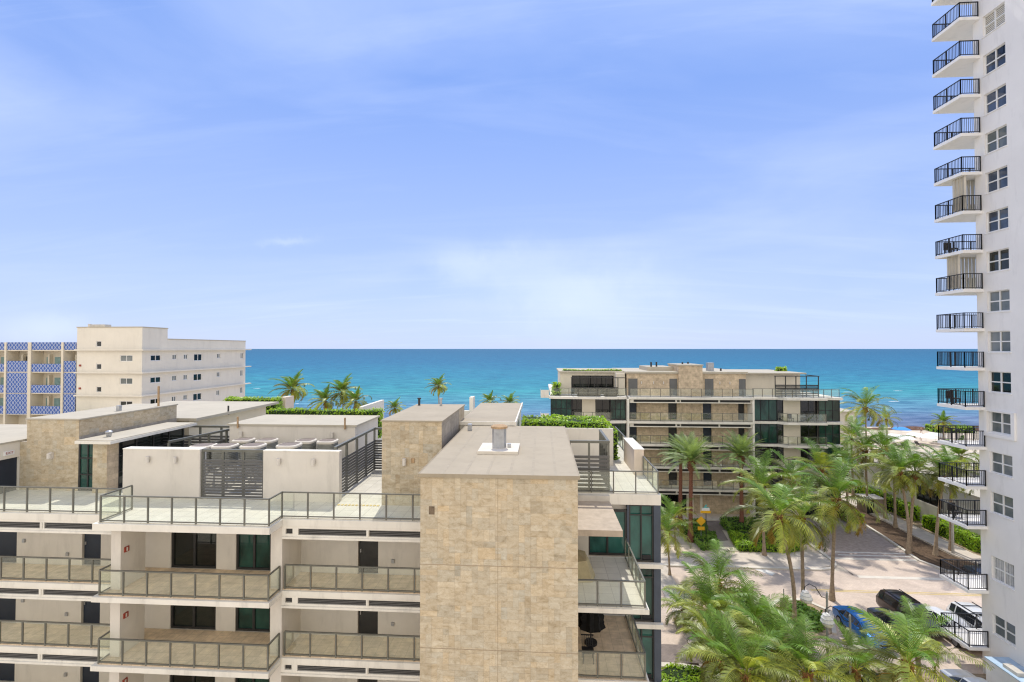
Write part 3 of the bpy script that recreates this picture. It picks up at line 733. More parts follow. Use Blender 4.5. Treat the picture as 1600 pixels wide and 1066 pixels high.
# curtain wall
fg = Face('y', 24.36)
fl_z = [13.74, 10.88, 7.91, 4.95]
for k, z in enumerate(fl_z):
    z0 = (10.90, 7.93, 4.97, 2.2)[k]
    fg.window(B, 4.4, 5.62, z0, z-.25 if k else z-.006, 2, 1, DARK, GTEAL if k in (0, 2) else GGREEN, 'curtain_wall', .07, -.14, -.02, 'pane', .07)
    t = MB(); fg.box(t, 4.47, 5.55, -.03, -.015, (z if k == 0 else z-.25)-.55, (z if k == 0 else z-.25)-.49); t.build('transom', DARK, B); t = MB(); fg.box(t, 5.07, 5.5, -.1, -.05, z0+.09, z0+.30); t.build('vent_opening', BLACK, B)
    fg.window(B, 2.35, 4.3, z0+.25, z-.3, 2, 1, DARK, GTEAL if k == 0 else GDARK, 'sliding_door', .1, -.14, -.03, 'pane', .09)
cc = MB(); cc.box(5.62, 5.96, 24.32, 24.62, 0, 13.735); cc.box(4.3, 4.4, 24.34, 24.6, 0, 13.735); cc.build('metal_column', mat('blue_grey_metal', (.06,.075,.10), .45, .1, 2), B)
for z in (10.77, 7.8, 4.85):
    sb = MB(); sb.box(2.0, 6.03, 24.1, 24.315, z-.11, z+.11); sb.build('floor_band', EDGE, B)
for z in LV[:3]:
    sb = MB(); sb.prism([(1.232, 19.28), (4.27, 19.28), (4.27, 24.08), (1.232, 24.08)], z-.22, z-.03); sb.build('balcony_slab', EDGE, B)
    sb = MB(); sb.box(1.25, 4.2, 19.35, 23.9, z-.028, z); sb.build('balcony_floor', TERR if z > 9 else BALF, B)
    railing(B, [(1.3, 19.4), (4.12, 19.4), (4.12, 23.8)], z, 1.05, .95)
cn = MB(); cn.box(1.235, 3.4, 20.25, 24.05, 13.70, 13.96); cn.build('canopy', mat('weathered_canopy', (.44,.37,.285), .9, .12, 2.5, .5), B)
cn = MB(); cn.box(1.235, 3.4, 24.06, 24.29, 13.72, 14.24); cn.build('canopy_beam', CONC, B)
# bedside pieces on the right-hand balconies
cv = thing('furniture_cover', (1.7, 22.2, 11.25), 'beige cloth cover over furniture on the upper right balcony', 'furniture cover')
m_ = MB(); pts = [(1.3,21.2),(2.25,21.3),(2.45,22.0),(2.3,22.9),(1.3,23.0)]
lowr = [(x, y, 11.26) for x, y in pts]; up = [(1.32+(x-1.3)*.72, 22.1+(y-22.1)*.8, 12.05+.1*math.sin(i*2)) for i, (x, y) in enumerate(pts)]
for i in range(5): m_.face([lowr[i], lowr[(i+1) % 5], up[(i+1) % 5], up[i]])
m_.face(up); m_.build('cloth', CLOTH, cv)
cv = thing('patio_umbrella', (2.2, 21.6, 8.4), 'closed black patio umbrella drooping on the lower right balcony', 'umbrella')
m_ = MB().cyl(2.2, 21.6, 8.4, 8.5, .28, k=14).cyl(2.2, 21.6, 8.5, 10.55, .025, k=8); m_.build('pole', BLACK, cv, 40)
m_ = MB(); k = 18; rows = [(10.6, .04), (10.35, .2), (10.0, .38), (9.7, .5), (9.45, .46), (9.2, .55)]
pr_ = [[(2.2+r_*(1+.22*(j % 2))*math.cos(2*math.pi*j/k), 21.6+r_*(1+.22*(j % 2))*math.sin(2*math.pi*j/k), z+(.05 if j % 2 else 0)) for j in range(k)] for z, r_ in rows]
for a, b in zip(pr_, pr_[1:]):
    for j in range(k): m_.face([b[j], b[(j+1) % k], a[(j+1) % k], a[j]])
m_.build('canopy', BCLOTH, cv)
cv = thing('patio_chair', (1.95, 20.4, 8.4), 'black wrought iron patio chair behind the lower right balcony glass', 'chair')
m_ = MB()
for dx in (-.22, .22):
    for dy in (-.2, .2): m_.bar((1.95+dx, 20.4+dy, 8.41), (1.95+dx*.9, 20.4+dy*.9, 8.83), .035, .035)
m_.build('legs', BLACK, cv)
m_ = MB().box(1.7, 2.2, 20.17, 20.63, 8.832, 8.87); m_.build('seat', BLACK, cv)
m_ = MB()
for i in range(6): m_.bar((1.73+.088*i, 20.62, 8.872), (1.73+.088*i, 20.72, 9.3), .02, .02)
m_.bar((1.68, 20.725, 9.3), (2.22, 20.725, 9.3), .04, .04); m_.build('backrest', BLACK, cv)
# ---------------------------------------------------------------- rooftop walls, louvred fences, condensers
def twall(x0, x1, y0, y1, label, lights=()):
    t = thing('terrace_wall', ((x0+x1)/2, y0, T), label, 'wall', 'white walls round the rooftop plant')
    MB().box(x0, x1, y0, y1, T, 16.66).build('wall', WHITE, t)
    MB().box(x0-.01, x1+.01, y0-.015, y1+.01, 16.66, 16.71).build('coping', EDGE, t)
    for x in lights: wall_light(t, x, y0-.002, 16.2, h=.3)
twall(-20.5, -16.56, 22.1, 22.55, 'white terrace wall left of the slatted fence, with two wall lights', (-19.15, -17.75))
twall(-13.37, -9.62, 22.1, 22.4, 'white terrace wall between the front slatted fence and the side slatted fence', (-12.55, -10.85))
def fence(pts, z, zt, label, slat0, n, pitch=1.05, cat='fence'):
    t = thing('slatted_fence', (pts[0][0], pts[0][1], z), label, cat, 'dark slatted fences on the roof')
    sl = MB(); tr = MB()
    for si, (a, b) in enumerate(zip(pts, pts[1:])):
        a3, b3 = Vector((*a, 0)), Vector((*b, 0)); L = (b3-a3).length; d = (b3-a3)/L; k = max(1, round(L/pitch))
        tr.bar((*a, zt-.06), (*b, zt-.06), .14, .12)
        for i in range(k+1):
            if i == 0 and si: continue
            p = a3+d*(L*i/k); MB().bar((p.x, p.y, z), (p.x, p.y, zt-.121), .1, .1).build('post', DARK if cat == 'x' else METAL, t)
        for i in range(n):
            zz = z+.12+(slat0-.12)*i/(n-1)
            q = d.cross(Vector((0,0,1)))*.055
            sl.bar((a[0]+q.x, a[1]+q.y, zz), (b[0]+q.x, b[1]+q.y, zz), .025, (slat0-.1)/n*.80)
    tr.build('top_rail', METAL, t); sl.build('slats', LOUV, t)
fence([(-16.5, 22.25), (-13.42, 22.25)], T, 16.70, 'dark slatted fence closing the gap between the two white terrace walls', 1.85, 13)
fence([(-9.98, 22.45), (-10.06, 28.1), (-7.5, 28.1)], T, 16.85, 'dark slatted fence running back beside the terrace walkway to the stone tower', 1.75, 12, 1.4)
fence([(-23.6, 29.6), (-19.3, 29.6), (-20.2, 24.6)], T, 16.60, 'dark slatted fence behind the left white wall, beside the canopy', 1.6, 9, 1.3)
fence([(1.45, 24.62), (3.42, 24.62), (3.42, 28.1)], T, 16.88, 'dark slatted screen on the right hand terrace beside the stone block', 1.75, 9, .95)
def condenser(x, y, r_, label, zt):
    t = thing('condenser', (x, y, T), label, 'air conditioner', 'rooftop air conditioners')
    def ring(rr, z, k=20): return [(x+rr*(abs(math.cos(a))**.55*math.copysign(1, math.cos(a))), y+rr*(abs(math.sin(a))**.55*math.copysign(1, math.sin(a))), z) for a in [2*math.pi*i/k for i in range(k)]]
    def shell(mb, rows):
        for a, b in zip(rows, rows[1:]):
            for j in range(20): mb.face([a[j], a[(j+1) % 20], b[(j+1) % 20], b[j]])
    b = MB(); shell(b, [ring(r_*.94, z) for z in (zt-1.0, zt-.12)])
    for i in range(9): shell(b, [ring(r_*.99, zt-.98+i*.095), ring(r_*.955, zt-.94+i*.095)])
    b.build('coil', mat('condenser_green', (.22,.22,.19), .6, .15, 4) if 'condenser_green' not in M else M['condenser_green'], t)
    c = MB(); shell(c, [ring(r_, zt-.14), ring(r_*1.03, zt-.05), ring(r_*.98, zt), ring(r_*.86, zt+.012)]); c.build('top_rim', KERB, t)
    g_ = MB(); g_.face(ring(r_*.865, zt+.002))
    g_.build('fan_grille', mat('fan_grille_metal', (.20,.16,.13), .6, .25, 14) if 'fan_grille_metal' not in M else M['fan_grille_metal'], t)
    s_ = MB()
    for dx in (-.4, .4):
        for dy in (-.4, .4): s_.bar((x+dx*r_*1.6, y+dy*r_*1.6, T), (x+dx*r_*1.6, y+dy*r_*1.6, zt-1.0), .06, .06)
    s_.box(x-r_, x+r_, y-r_, y+r_, zt-1.06, zt-1.0); s_.build('stand', GALV, t)
for px_, lab in ((381, 'leftmost condenser in the back row by the plant room wall'), (417, 'second condenser from left in the back row by the plant room wall'),
                 (478, 'third condenser from left in the back row by the plant room wall'), (512, 'rightmost condenser in the back row, nearest the side fence')):
    x, y, z = onY(px_, 690, 26.5); condenser(x, y, .52, lab, 16.36)
for px_, lab, zt in ((318, 'condenser mostly hidden behind the left white terrace wall', 16.4), (352, 'large condenser seen above the front slatted fence, left of centre', 16.42), (396, 'large condenser above the right end of the front slatted fence', 16.45), (452, 'condenser just showing above the middle white terrace wall', 16.5)):
    x, y, z = onY(px_, 690, 24.6); condenser(x, y, .56, lab, zt)
# hazard strip on the walkway floor
hz = MB()
for i in range(12): hz.box(-9.5+i*.17, -9.5+i*.17+.1, 21.62, 21.74, T+.002, T+.03)
tag(hz.build('floor_strip', YLINE), 'yellow and dark striped strip across the terrace walkway floor', 'floor strip')
# ---------------------------------------------------------------- the far apartment building across the lane
Q = thing('apartment_building', (19, 64, 0), 'far stone and glass apartment building with green tinted windows in front of the sea', 'building')
LF = [15.4, 12.3, 9.4, 6.55, 3.7]
bw = MB(); by = 63.6
fq = Face('y', by)
holes = []
tops = [15.05, 11.95, 9.05, 6.2, 3.4]
doors_c = [(11.55, 12.55), (16.65, 17.75), (21.1, 22.2), (25.6, 26.4)]
for z, zt in zip(LF[1:]+[0.1], tops):
    if z > 1:
        holes += [(a, b, z, z+2.15) for a, b in doors_c]
    else: holes += [(13.8, 18.9, z, z+2.7)]
fq.wall(bw, 11.3, 26.9, 0, 15.0, holes, .25)
bw.build('wall', STONEP, Q)
core = MB(); core.box(2, 37.9, 64.2, 84, 0, 15.0); core.build('core', CREAM, Q)
for z in LF[1:]:
    for i, (a, b) in enumerate(doors_c):
        d = MB(); fq.box(d, a+.03, b-.03, -.2, -.12, z, z+2.12); o = d.build('door', NAVY if i % 2 == 0 else DARK, Q)
ent = fq.window(Q, 13.8, 18.9, .1, 2.78, 5, 1, BLACK, GDARK, 'entrance_door', .1, -.2, -.08)
nt = MB(); fq.box(nt, 18.0, 18.3, -.07, -.06, 1.3, 1.75); nt.build('notice', WFRAME, ent)
cb_ = MB(); fq.box(cb_, 18.9, 19.7, .003, .4, .1, 3.2); fq.box(cb_, 20.6, 20.9, .003, .25, .1, 3.2); cb_.build('pilaster', CREAM, Q)
# balconies: centre
for i, z in enumerate(LF):
    x1 = 27.0
    sl = MB(); sl.prism([(11.3, 62.0), (x1, 62.0), (x1, 63.58), (11.3, 63.58)], z-.32, z-.04); sl.build('balcony_slab', EDGE, Q)
    pf = MB(); zz = z-.326
    hs = [(11.9, 17.2, zz-.36, zz-.06), (17.9, 22.6, zz-.36, zz-.06), (22.8, 26.6, zz-.36, zz-.06), (17.4, 17.75, zz-.33, zz-.1)]
    Face('y', 62.25).wall(pf, 11.4, 26.9, zz-.48, zz, hs, .12); pf.build('balcony_fascia', EDGE, Q)
    for h_ in hs:
        l = MB(); louvre(l, Face('y', 62.25), h_[0], h_[1], h_[2], h_[3], 3, -.1, -.05); l.build('louvre_grille', DARK, Q)
    railing(Q, [(11.4, 62.1), (26.9, 62.1)], z, 1.08, 1.27, fine=False)
for x in (11.05, 26.75):
    p = MB(); p.box(x, x+.25, 62.05, 63.55, 0, 15.05); p.build('column', EDGE, Q)
# left wing
for i, z in enumerate(LF):
    zf = LF[i+1] if i < 4 else .1; zt = z-.34
    sl = MB(); sl.prism([(1.0, 62.2), (4.2, 61.9), (9.0, 61.9), (11.0, 62.2), (11.0, 64.2), (1.0, 64.2)], z-.34, z-.04); sl.build('balcony_slab', EDGE, Q)
    f_ = Face('y', 62.9); f3 = Face('y', 63.3)
    f_.window(Q, 1.2, 4.0, zf, zt-.006, 4, 2, BLACK, GGREEN, 'corner_glazing', .09, -.1, -.02)
    f3.window(Q, 4.0, 5.35, zf, zt-.006, 2, 1, BLACK, GDARK, 'sliding_door', .08, -.1, -.02)
    wl = MB(); f3.box(wl, 5.35, 7.1, 0, -.2, zf, zt-.006); wl.build('wall', CREAM, Q)
    f3.window(Q, 7.1, 9.0, zf, zt-.006, 2, 1, BLACK, GDARK, 'sliding_door', .08, -.1, -.02)
    f_.window(Q, 9.0, 11.0, zf, zt-.006, 3, 2, BLACK, GGREEN, 'corner_glazing', .09, -.1, -.02)
    railing(Q, ([(1.1, 62.3), (11.0, 62.3)] if i == 0 else [(4.1, 62.85), (4.3, 62.1), (8.9, 62.1), (9.1, 62.85)]), z, 1.08, 1.2, fine=False)
    if i < 4:
        bx = MB(); bx.box(-.1, .98, 62.9, 64.5, z-.3, z-.02); bx.box(-.1, .98, 62.88, 62.9, z-.02, z+.75); bx.box(-.12, -.1, 62.9, 64.5, z-.02, z+.75); bx.build('side_balcony', EDGE, Q)
# right wing
for i, z in enumerate(LF):
    zf = LF[i+1] if i < 4 else .1; zt = z-.34
    sl = MB(); sl.prism([(27.02, 62.9), (30.1, 62.8), (31, 62.0), (35.9, 62.0), (36.1, 62.7), (38.2, 62.7), (38.2, 64.2), (27.02, 64.2)], z-.34, z-.04); sl.build('balcony_slab', EDGE, Q)
    f_ = Face('y', 63.1); f3 = Face('y', 63.4)
    f_.window(Q, 27.2, 30.3, zf, zt-.006, 3, 1, BLACK, GGREEN if i < 2 else GDARK, 'corner_glazing', .09, -.1, -.02)
    f3.window(Q, 30.3, 31.2, zf, zt-.006, 1, 1, BLACK, GDARK, 'glass_door', .1, -.1, -.02)
    wl = MB(); f3.box(wl, 31.2, 33.3, 0, -.2, zf, zt-.006); wl.build('wall', CREAM, Q)
    f3.window(Q, 33.3, 35.4, zf, zt-.006, 2, 1, BLACK, GDARK, 'sliding_door', .09, -.1, -.02)
    f_.window(Q, 35.4, 38.05, zf, zt-.006, 3, 2, BLACK, GGREEN, 'corner_glazing', .09, -.1, -.02)
    railing(Q, ([(27.1, 62.9), (29.6, 62.9), (30.4, 62.1), (35.5, 62.1), (37.9, 63.0)] if i == 0 else [(30.4, 63.0), (31.1, 62.1), (35.8, 62.1)]), z, 1.08, 1.3, fine=False)
# penthouse
rs = MB(); rs.box(1.2, 38.1, 63.62, 84, 15.02, 15.36); rs.build('terrace_slab', EDGE, Q)
ph = MB(); ph.box(11.4, 26.9, 64.3, 76, 15.36, 18.3); ph.build('penthouse_wall', STONEP, Q)
fp = Face('y', 64.3)
for a, b in ((11.6, 12.8), (17.0, 18.0), (21.6, 22.7), (26.0, 26.85)):
    d = MB(); fp.box(d, a, b, .003, .05, 15.37, 17.6); o = d.build('door', mat('grey_door_paint', (.13,.13,.125), .5, .1) if 'grey_door_paint' not in M else M['grey_door_paint'], Q)
for x in (13.3, 14.9, 16.2, 19.0, 20.6, 23.5, 24.8):
    l = MB(); l.cyl(x, 64.2, 16.9, 17.25, .07, k=8); l.build('wall_light', WHITE, Q)
rf = MB(); rf.box(11.2, 27.1, 64.1, 76.2, 18.3, 18.55); rf.build('penthouse_roof', ROOFL, Q)
tw = MB(); tw.box(18.1, 21.2, 63.95, 69, 15.36, 19.35); tw.build('stair_tower', STONEP, Q)
tw = MB(); tw.box(14.6, 18.1, 66.5, 72, 18.55, 19.1); tw.box(18.0, 21.3, 63.85, 69.1, 19.35, 19.5); tw.build('tower_roof', ROOFL, Q)
for x, y in ((15.2, 66.9), (16.0, 67.2), (19.2, 66), (20.4, 67.5), (24.6, 66.8)):
    v = MB(); v.cyl(x, y, 18.55, 19.75 if x < 21.2 and x > 14.6 else 18.9, .12, k=8); v.build('roof_vent', DARK, Q)
ch = MB(); ch.box(22.6, 23.4, 66, 66.8, 18.55, 19.7); ch.build('chimney', GALV, Q)
lw = MB(); lw.box(2.6, 11.2, 66, 76, 15.36, 18.3); lw.box(10.0, 11.2, 64.5, 66, 15.36, 18.3); lw.build('penthouse_wall', CREAM, Q)
lw = MB(); lw.box(2.4, 11.3, 65.7, 76, 18.3, 18.5); lw.build('penthouse_roof', ROOFL, Q)
Face('y', 65.99).window(Q, 4.2, 9.9, 15.4, 17.9, 5, 1, BLACK, GDARK, 'sliding_door', .09, .005, .06)
pg = MB()
for x in (4.0, 5.5, 7.0, 8.6, 10.1): pg.bar((x, 63.5, 15.36), (x, 63.5, 17.7), .09, .09)
pg.bar((3.9, 63.5, 17.75), (11.0, 63.5, 17.75), .1, .1)
for i in range(5): pg.bar((4.0, 63.62, 15.7+i*.18), (10.1, 63.62, 15.7+i*.18), .03, .12)
pg.build('pergola', DARK, Q)
rw = MB(); rw.box(27.1, 34.8, 66.2, 76, 15.36, 18.2); rw.build('penthouse_wall', CREAM, Q)
rw = MB(); rw.box(27.0, 35.2, 65.4, 76, 18.2, 18.38); rw.build('penthouse_roof', ROOFL, Q)
pg = MB()
for x in (30.2, 31.5, 32.8, 34.1, 35.6): pg.bar((x, 63.4, 15.36), (x, 63.4, 18.0), .09, .09)
pg.bar((30.1, 63.4, 18.05), (35.7, 63.4, 18.05), .1, .1); pg.bar((35.6, 63.4, 18.05), (35.6, 66.4, 18.05), .1, .1)
for i in range(7): pg.bar((30.2, 63.5, 15.6+i*.21), (35.6, 63.5, 15.6+i*.21), .03, .15)
pg.build('pergola', DARK, Q)
# furniture on the far terrace and balconies
def sofa(x, y, z, n, label):
    t = thing('outdoor_sofa', (x, y, z), label, 'sofa', 'balcony furniture')
    MB().box(x-n/2, x+n/2, y-.4, y+.4, z+.1, z+.45).build('seat', WOODM, t)
    MB().box(x-n/2, x+n/2, y+.42, y+.6, z+.1, z+.85).build('backrest', WOODM, t)
    m_ = MB()
    for a in (-n/2+.1, n/2-.1):
        for b in (-.3, .5): m_.box(x+a-.04, x+a+.04, y+b-.04, y+b+.04, z+.002, z+.098)
    m_.build('legs', BLACK, t)
sofa(6.2, 62.9, 15.4, 3.0, 'long dark outdoor sofa on the left roof terrace of the far building')
sofa(9.0, 62.9, 15.4, 1.6, 'short dark outdoor sofa on the left roof terrace of the far building')
def chair(x, y, z, label, m=WOODM):
    t = thing('patio_chair', (x, y, z), label, 'chair', 'balcony furniture')
    MB().box(x-.26, x+.26, y-.26, y+.26, z+.38, z+.44).build('seat', m, t)
    MB().box(x-.26, x+.26, y+.262, y+.31, z+.38, z+.92).build('backrest', m, t)
    l = MB()
    for a in (-.23, .23):
        for b in (-.23, .23): l.box(x+a-.02, x+a+.02, y+b-.02, y+b+.02, z+.002, z+.378)
    l.build('legs', BLACK, t)
for x, z, lab in ((31.8, 12.3, 'dark patio chair left of the round table on the far right wing balcony'), (34.4, 12.3, 'dark patio chair right of the round table on the far right wing balcony'), (32.3, 6.55, 'dark patio chair on the lowest visible right wing balcony, left one'), (33.4, 6.55, 'dark patio chair on the lowest visible right wing balcony, right one')):
    chair(x, 62.8, z, lab)
def table(x, y, z, label):
    t = thing('patio_table', (x, y, z), label, 'table', 'balcony furniture')
    MB().cyl(x, y, z+.7, z+.74, .45, k=16).build('table_top', GALV, t)
    MB().cyl(x, y, z+.002, z+.698, .04, k=8).cyl(x, y, z+.002, z+.03, .25, k=12).build('pedestal', BLACK, t)
table(33.1, 62.7, 12.3, 'small round patio table on the right wing balcony of the far building')
# ---------------------------------------------------------------- beige building on the left with the blue lattice wing
L = thing('apartment_building', (-54, 60, 0), 'cream four storey building with stepped roof parapet at the left', 'building')
fy, fx_ = 58.0, onY(222, 560, 58.0)[0]
ya, yb = 58.0, onX(383.5, 560, fx_)[1]
xl = onY(120, 560, 58)[0]
zt1 = onY(170, 512, 58)[2]; zt2 = onX(300, 531.5, fx_)[2]
xh = fx_; yh = onX(262, 520, fx_)[1]
fr, sd_ = Face('y', 58.0), Face('x', fx_, 1)
def zw(x, y): return (x/4, 500+y/4)
hf, hs = [], []
for q in [(600,132,633,168),(600,274,633,310),(600,417,633,452),(750,220,828,260),(748,363,827,403),(748,507,827,546)]:
    a = onY(*zw(q[0], q[1]), 58); b = onY(*zw(q[2], q[3]), 58); hf.append((a[0], b[0], b[2], a[2]))
for q in [(942,218,1008,257),(1078,215,1106,248),(1149,214,1175,247),(1213,211,1265,257),(1357,209,1378,240),(1504,205,1522,244),
          (940,355,1008,394),(1076,346,1106,382),(1147,341,1174,376),(1210,335,1263,380),(1355,325,1376,357),(1502,312,1520,352),
          (940,490,1007,530),(1074,476,1102,512),(1147,467,1173,500),(1208,457,1262,503),(1353,438,1374,472),(1501,419,1519,458)]:
    a = onX(*zw(q[0], (q[1]+q[3])/2), fx_); b = onX(*zw(q[2], (q[1]+q[3])/2), fx_)
    zc = (a[2]+b[2])/2; hgt = (q[3]-q[1])/4/740*(a[1]+b[1])/2
    hs.append((a[1], b[1], zc-hgt/2, zc+hgt/2))
wl = MB(); fr.wall(wl, xl, fx_, 0, zt1, hf, .3); sd_.wall(wl, 58.3, yb, 0, zt2, hs, .3)
wl.box(xl, fx_-.3, 58.3, yb, 0, 9); wl.box(xl, fx_-.31, 58.31, yh, 9, zt1-.05); wl.box(fx_-.3, fx_, 58.3, yh, zt2, zt1); wl.box(xl, fx_-.31, yh, yb, 9, zt2-.05)
wl.build('wall', BEIGE, L)
for i, h_ in enumerate(hf): fr.window(L, *h_, 1 if i < 3 else 2, 1, WFRAME, GGREY if i in (3, 4) else GDARK, 'window', .07, -.16, -.06)
for i, h_ in enumerate(hs): sd_.window(L, *h_, 2, 1, WFRAME, GGREY if i % 3 else GDARK, 'window', .08, -.16, -.06)
lg = MB()
for py_ in (546.3, 582, 618):
    z = onY(222, py_, 58)[2]; lg.box(xl-.0, fx_+.45, 57.6, 57.997, z-.14, z+.03); lg.box(fx_+.003, fx_+.45, 58.0, yb+1.0, z-.14, z+.03)
lg.build('ledge', BEIGE, L)
cp = MB(); cp.box(xl-.06, fx_+.06, 57.93, yh+.05, zt1, zt1+.12); cp.box(fx_-.4, fx_+.06, yh+.05, yb+.05, zt2, zt2+.12); cp.build('roof_coping', ROOFL, L)
rv = MB(); x, y, z = onY(159, 511, 61); rv.box(x-1.2, x+.9, 60.5, 61.5, zt1+.12, zt1+.55); rv.build('roof_plant', CONC, L)
rv = MB(); x, y, z = onY(140, 511, 60); rv.cyl(x, 60, zt1+.12, zt1+.6, .18, k=8); rv.build('roof_vent', WHITE, L)
dv = MB()
for x, y in ((502, 285), (500, 428)):
    p = onY(*zw(x, y), 57.99); dv.box(p[0]-.12, p[0]+.12, 57.9, 57.997, p[2]-.12, p[2]+.12)
dv.build('alarm_box', RED, L)
# blue wing
def lattice():
    m, N, out = newmat('blue_lattice_screen')
    b = N.n('ShaderNodeBsdfPrincipled', i_Roughness=.6)
    sp = N.n('ShaderNodeSeparateXYZ'); N.l(pos_vec(N), sp.inputs[0])
    x, z = sp.outputs[0], sp.outputs[2]
    fz = N.math('MULTIPLY', z, 2*math.pi/1.3); sx = N.math('MULTIPLY', N.math('SINE', fz), .2)
    u = N.math('FRACT', N.math('ADD', N.math('DIVIDE', x, .52), N.math('DIVIDE', sx, .52)))
    u2 = N.math('FRACT', N.math('SUBTRACT', N.math('DIVIDE', x, .52), N.math('DIVIDE', sx, .52)))
    l1 = N.math('LESS_THAN', N.math('ABSOLUTE', N.math('SUBTRACT', u, .5)), .085)
    l2 = N.math('LESS_THAN', N.math('ABSOLUTE', N.math('SUBTRACT', u2, .5)), .085)
    c = N.mix(N.math('MAXIMUM', l1, l2), (.035,.10,.36), (.42,.47,.60))
    N.l(c, b.inputs['Base Color']); N.l(b.outputs[0], out.inputs[0]); return m
LAT = lattice()
W = thing('apartment_building', (-66, 63, 0), 'low apartment wing with blue lattice screens at the left edge', 'building')
def bx(px_): return onY(px_, 560, 62.5)[0]
wb = MB(); x0, x1 = -90, bx(120)
zs = [onY(60, y, 62.5)[2] for y in (535, 547, 581, 614, 647)]
fw = Face('y', 64.0)
wb.box(x0, x1, 64.0, 76, 0, zs[0]-.05)
wb.build('wall', CREAM, W)
cl_ = MB()
for a, b in ((9, 12), (45.5, 50.5), (97.5, 101)): cl_.box(bx(a), bx(b), 62.3, 63.98, 0, zs[0])
for k in range(2): cl_.box(bx(-38-36*k), bx(-34-36*k), 62.3, 63.98, 0, zs[0])
cl_.build('column', CREAM, W)
fl = MB()
for z in zs[1:]: fl.box(x0, x1, 62.45, 63.98, z-.14, z)
fl.build('floor_slab', CREAM, W)
sc = MB(); sc.box(x0, x1, 62.40, 62.44, zs[1]+.02, zs[0]); sc.build('parapet_screen', LAT, W)
segs = [(-34, 9), (12, 45.5), (50.5, 97.5), (101, 119.5)]
for i, (a, b) in enumerate(segs):
    for k, z in enumerate(zs[2:]):
        if i in (1, 3):
            p = MB(); p.box(bx(a), bx(b), 62.40, 62.44, z-.05 if k else z+.0, zs[1+k]-1.55 if k == 0 else zs[1+k]-.15); p.build('lattice_screen', LAT, W)
        else:
            p = MB(); p.box(bx(a), bx(b), 62.40, 62.44, z, z+1.12); p.build('lattice_screen', LAT, W)
        if i in (0, 2) or k == 0:
            for u, wd_, m_, zz, hh in ((.12, 1.0, TEALD, 0, 2.1), (.40, 1.0, TEALD, 0, 2.1)):
                if i in (1, 3): continue
                d = MB(); xx = bx(a)+(bx(b)-bx(a))*u; fw.box(d, xx, xx+.85, .003, .06, z, z+2.05); d.build('door', m_, W)
            xx = bx(a)+(bx(b)-bx(a))*(.72 if i in (0, 2) else .25)
            fw.window(W, xx, xx+1.1, z+1.15, z+2.2, 2, 1, WFRAME, GGREY if k else GDARK, 'window', .06, .004, .07)
            d = MB(); d.box(bx(a)+(bx(b)-bx(a))*.27, bx(a)+(bx(b)-bx(a))*.27+.25, 63.5, 63.98, z, z+2.4); d.build('pilaster', CREAM, W)
low = MB(); low.box(-90, -60, 56, 62.4, 0, 9.5); low.build('podium', CREAM, W)
# ---------------------------------------------------------------- white tower on the right
KS = .939
X0, XB = 31.3*KS, 30.0*KS; YC, YN, YF = 36.06*KS, 35.58*KS, 37.88*KS
def TZ(z): return CH+(z-CH)*KS
V = thing('apartment_tower', (X0+6, YC-8, 0), 'tall white tower with a stack of corner balconies at the right edge', 'tower')
ft = Face('x', X0, -1)
wl = MB(); holes = []
wy0, wy1 = 33.68*KS, 35.28*KS
ZR = [46.5-2.79*k for k in range(-1, 14)]+[5.75, 1.77]
ZW = [(z-1.37, 1.44) for z in ZR[:14]]+[(7.2, 1.6), (3.2, 1.37)]
for z1, hh in ZW: holes.append((wy0, wy1, TZ(z1-hh), TZ(z1)))
ft.wall(wl, YC-18, YC, 0, 52, holes, .3)
wl.box(X0+.3, X0+22, YC-18, YC, 0, 52)
wl.build('wall', GREYW, V)
rr = random.Random(4)
